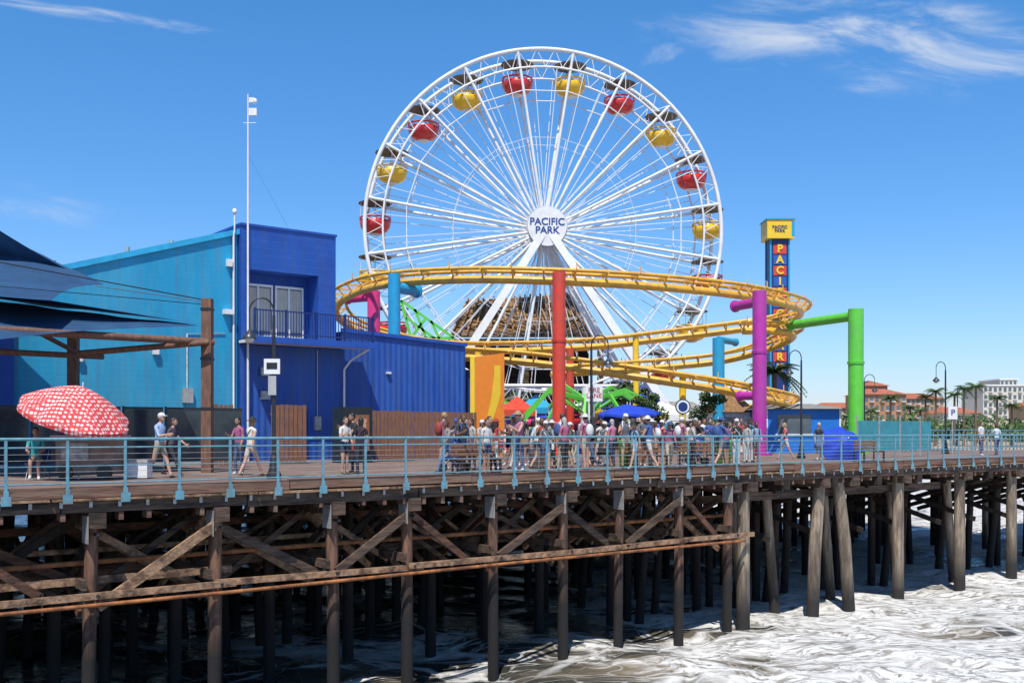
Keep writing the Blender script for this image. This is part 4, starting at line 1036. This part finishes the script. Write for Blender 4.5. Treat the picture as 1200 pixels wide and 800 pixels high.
near = [
    (W(42, 26.35), dict(h=1.68, face=20, pose='sit', shirt=(.03, .3, .3), pants=(.25, .22, .18), skin=1, hair=1, longp=False)),
    (W(187, 27.4), dict(h=1.76, face=70, pose='walk2', shirt=(.3, .42, .62), pants=(.35, .3, .22), skin=0, hair=3, longp=False, sleeve=.7, hat='cap')),
    (W(201, 28.6), dict(h=1.66, face=80, pose='walk', shirt=(.08, .06, .08), pants=(.03, .03, .04), skin=0, hair=0, female=True)),
    (W(280, 29.2), dict(h=1.62, face=-30, pose='stand2', shirt=(.35, .1, .2), pants=(.06, .1, .2), skin=1, hair=1, female=True)),
    (W(294, 28.2), dict(h=1.66, face=150, pose='walk', shirt=(.62, .6, .55), pants=(.5, .46, .4), skin=0, hair=2, longp=False, female=True, hat='sun', sleeve=0, bag='side')),
    (W(404, 29.5), dict(h=1.64, face=40, pose='stand2', shirt=(.6, .58, .55), pants=(.04, .05, .09), skin=0, hair=0, female=True, longp=False)),
    (W(415, 30.2), dict(h=1.76, face=-60, pose='phone', shirt=(.03, .03, .035), pants=(.04, .04, .05), skin=1, hair=1)),
    (W(423, 28.6), dict(h=1.6, face=180, pose='stand', shirt=(.02, .02, .03), pants=(.03, .03, .04), skin=0, hair=1, female=True, bag='side')),
    (W(1150, 52), dict(h=1.72, face=30, pose='stand', shirt=(.6, .6, .62), pants=(.1, .12, .2), skin=0)),
    (W(1168, 53), dict(h=1.68, face=180, pose='walk', shirt=(.5, .6, .65), pants=(.08, .1, .2), skin=1, female=True)),
    (W(921, 45), dict(h=1.66, face=-90, pose='walk', shirt=(.45, .1, .12), pants=(.5, .5, .5), skin=0, hair=2, female=True, longp=False)),
    (W(612, 36), dict(h=1.84, face=10, pose='stand', shirt=(.02, .02, .025), pants=(.1, .1, .12), skin=0, hair=0, longp=False)),
    (W(604, 36.6), dict(h=1.72, face=-10, pose='stand2', shirt=(.3, .45, .6), pants=(.3, .28, .25), skin=0, hair=1)),
]
for l, k in near: person(l, **k)
cols = [(.65, .65, .65), (.7, .7, .68), (.03, .03, .035), (.02, .025, .03), (.03, .03, .035), (.4, .05, .05), (.05, .1, .3), (.22, .32, .45), (.5, .18, .27), (.1, .2, .13), (.25, .22, .2), (.4, .38, .35), (.05, .2, .24), (.35, .1, .18), (.12, .13, .15), (.55, .52, .5)]
pcs = [(.04, .06, .13), (.03, .03, .035), (.1, .15, .28), (.4, .35, .27), (.15, .15, .16), (.5, .5, .48)]
taken = []
def place(px, v):
    q = pier_at(px, v)
    for t in taken:
        if (t - q).length < .45: return None
    taken.append(q); return q
groups = [(535, 18, 11), (572, 20, 11), (622, 25, 15), (660, 20, 11), (692, 18, 15), (735, 20, 11), (770, 20, 14), (812, 20, 13), (850, 15, 11), (878, 14, 10), (960, 12, 1), (720, 110, 16)]
for (cx, sp, n) in groups:
    for _ in range(n):
        q = place(max(512, R_.gauss(cx, sp * .6)), R_.choice([1.0, 1.6, 2.5, 3.5, 4.5, 6, 8, 10]))
        if q is None: continue
        fem = R_.random() < .5; child = R_.random() < .1
        person(q, h=(R_.uniform(1.1, 1.35) if child else R_.uniform(1.58, 1.68) if fem else R_.uniform(1.7, 1.86)), face=R_.choice([0, 37, 127, -53, 217, R_.uniform(0, 360)]),
               pose=R_.choice(['stand', 'stand2', 'walk', 'walk2', 'phone', 'stand', 'walk', 'stand2'] if R_.random() < .97 else ['point']), shirt=R_.choice(cols), pants=R_.choice(pcs),
               skin=R_.choice([0, 0, 1, 1, 2]), hair=R_.choice([0, 0, 1, 1, 2, 3]), longp=R_.random() < .55, sleeve=R_.choice([0, .55, .55, .55, 1]), female=fem,
               hat=R_.choice([None, None, None, 'cap', 'sun']), bag=R_.choice([None, None, 'back', 'side']), skirt=fem and R_.random() < .2)

# ------------------------------------------------------------------ camera, light, sky
cam = bpy.data.cameras.new('camera'); co = bpy.data.objects.new('camera', cam); scene.collection.objects.link(co)
co.location = (0, 0, H); co.rotation_euler = (math.pi / 2, 0, 0)
cam.sensor_width = 36; cam.lens = 36; cam.shift_y = .0875; cam.clip_end = 6000; cam.clip_start = .1
scene.camera = co
el = math.radians(60); az = V((-.14, -.99, 0)).normalized()
S = V((az.x * math.cos(el), az.y * math.cos(el), math.sin(el)))
sl = bpy.data.lights.new('sun', 'SUN'); sl.energy = 5.0; sl.angle = math.radians(.5); sl.color = (1, .955, .88)
so = bpy.data.objects.new('sun', sl); so.rotation_euler = S.to_track_quat('Z', 'Y').to_euler(); so.location = (-20, -20, 60); scene.collection.objects.link(so)
w = bpy.data.worlds.new('World'); scene.world = w; w.use_nodes = True
N = w.node_tree.nodes; L = w.node_tree.links; bg = N['Background']; bg.inputs[1].default_value = .15
sky = N.new('ShaderNodeTexSky'); sky.sky_type = 'NISHITA'; sky.sun_disc = False; sky.sun_elevation = el; sky.sun_rotation = math.atan2(S.x, S.y)
sky.air_density = 1.0; sky.dust_density = .3; sky.ozone_density = 3.5
hs = N.new('ShaderNodeHueSaturation'); hs.inputs['Saturation'].default_value = 1.15; L.new(sky.outputs[0], hs.inputs['Color'])
tc = N.new('ShaderNodeTexCoord'); sp = N.new('ShaderNodeSeparateXYZ'); L.new(tc.outputs['Generated'], sp.inputs[0])
gn = N.new('ShaderNodeValToRGB'); cr = gn.color_ramp; L.new(sp.outputs['Z'], gn.inputs[0])
cr.elements[0].position = 0; cr.elements[0].color = (.38, .38, .5, 1)
cr.elements[1].position = 1; cr.elements[1].color = (.24, .3, .35, 1)
for pz_, c in [(.08, (.37, .43, .55)), (.2, (.33, .46, .57)), (.4, (.31, .52, .62)), (.55, (.26, .36, .42))]:
    e = cr.elements.new(pz_); e.color = (*c, 1)
mg = N.new('ShaderNodeVectorMath'); mg.operation = 'MULTIPLY'; L.new(hs.outputs[0], mg.inputs[0]); L.new(gn.outputs[0], mg.inputs[1])
mg2 = N.new('ShaderNodeVectorMath'); mg2.operation = 'SCALE'; L.new(mg.outputs[0], mg2.inputs[0]); mg2.inputs['Scale'].default_value = 1.95
def M_(op, a, c=None, clamp=False): return math_(op, a, c, N, L, clamp)
def MR(a, f0, f1, t0=0., t1=1.): return mrange(a, f0, f1, t0, t1, N, L)
yp = M_('MAXIMUM', sp.outputs['Y'], .05); ax = M_('DIVIDE', sp.outputs['X'], yp); bz = M_('DIVIDE', sp.outputs['Z'], yp)
def cloud(a0, b0, sa, sb, rot, st, sc, thr0, thr1, seed):
    dx = M_('SUBTRACT', ax, a0); dy = M_('SUBTRACT', bz, b0); c, s = math.cos(rot), math.sin(rot)
    rx = M_('ADD', M_('MULTIPLY', dx, c), M_('MULTIPLY', dy, s)); ry = M_('SUBTRACT', M_('MULTIPLY', dy, c), M_('MULTIPLY', dx, s))
    cc = N.new('ShaderNodeCombineXYZ'); L.new(M_('MULTIPLY', rx, sc), cc.inputs[0]); L.new(M_('MULTIPLY', ry, sc * st), cc.inputs[1]); cc.inputs[2].default_value = seed
    n = N.new('ShaderNodeTexNoise'); n.inputs['Scale'].default_value = 1; n.inputs['Detail'].default_value = 7; n.inputs['Roughness'].default_value = .62; n.inputs['Distortion'].default_value = .5
    L.new(cc.outputs[0], n.inputs['Vector'])
    ex_ = M_('DIVIDE', rx, sa); ey_ = M_('DIVIDE', ry, sb); d = M_('ADD', M_('MULTIPLY', ex_, ex_), M_('MULTIPLY', ey_, ey_)); mk = MR(d, 0, 1, 1, 0)
    return M_('MULTIPLY', MR(M_('ADD', n.outputs['Fac'], M_('MULTIPLY', M_('SUBTRACT', mk, 1.), .25)), thr0, thr1), mk)
c1 = cloud(.36, .378, .3, .065, -.08, 3.2, 7, .34, .72, 1.3)
c2 = cloud(.14, .368, .06, .018, .1, 3, 12, .38, .75, 4.3)
c3 = cloud(-.4, .405, .2, .012, -.14, 6, 8, .36, .72, 7.1)
c4 = cloud(-.48, .22, .14, .03, -.15, 4, 7, .42, .8, 9.)
c5 = cloud(.33, .345, .12, .025, -.15, 4, 10, .42, .78, 12.)
tot = M_('MAXIMUM', M_('MAXIMUM', M_('MULTIPLY', c1, .95), M_('MULTIPLY', c2, .5)), M_('MAXIMUM', M_('MULTIPLY', c3, .6), M_('MAXIMUM', M_('MULTIPLY', c4, .35), M_('MULTIPLY', c5, .4))))
mx = N.new('ShaderNodeMixRGB'); L.new(M_('MULTIPLY', tot, .8, True), mx.inputs[0]); L.new(mg2.outputs[0], mx.inputs[1]); mx.inputs[2].default_value = (5.7, 5.9, 6.1, 1)
L.new(mx.outputs[0], bg.inputs[0])
scene.view_settings.view_transform = 'Standard'; scene.view_settings.look = 'None'; scene.view_settings.exposure = 0
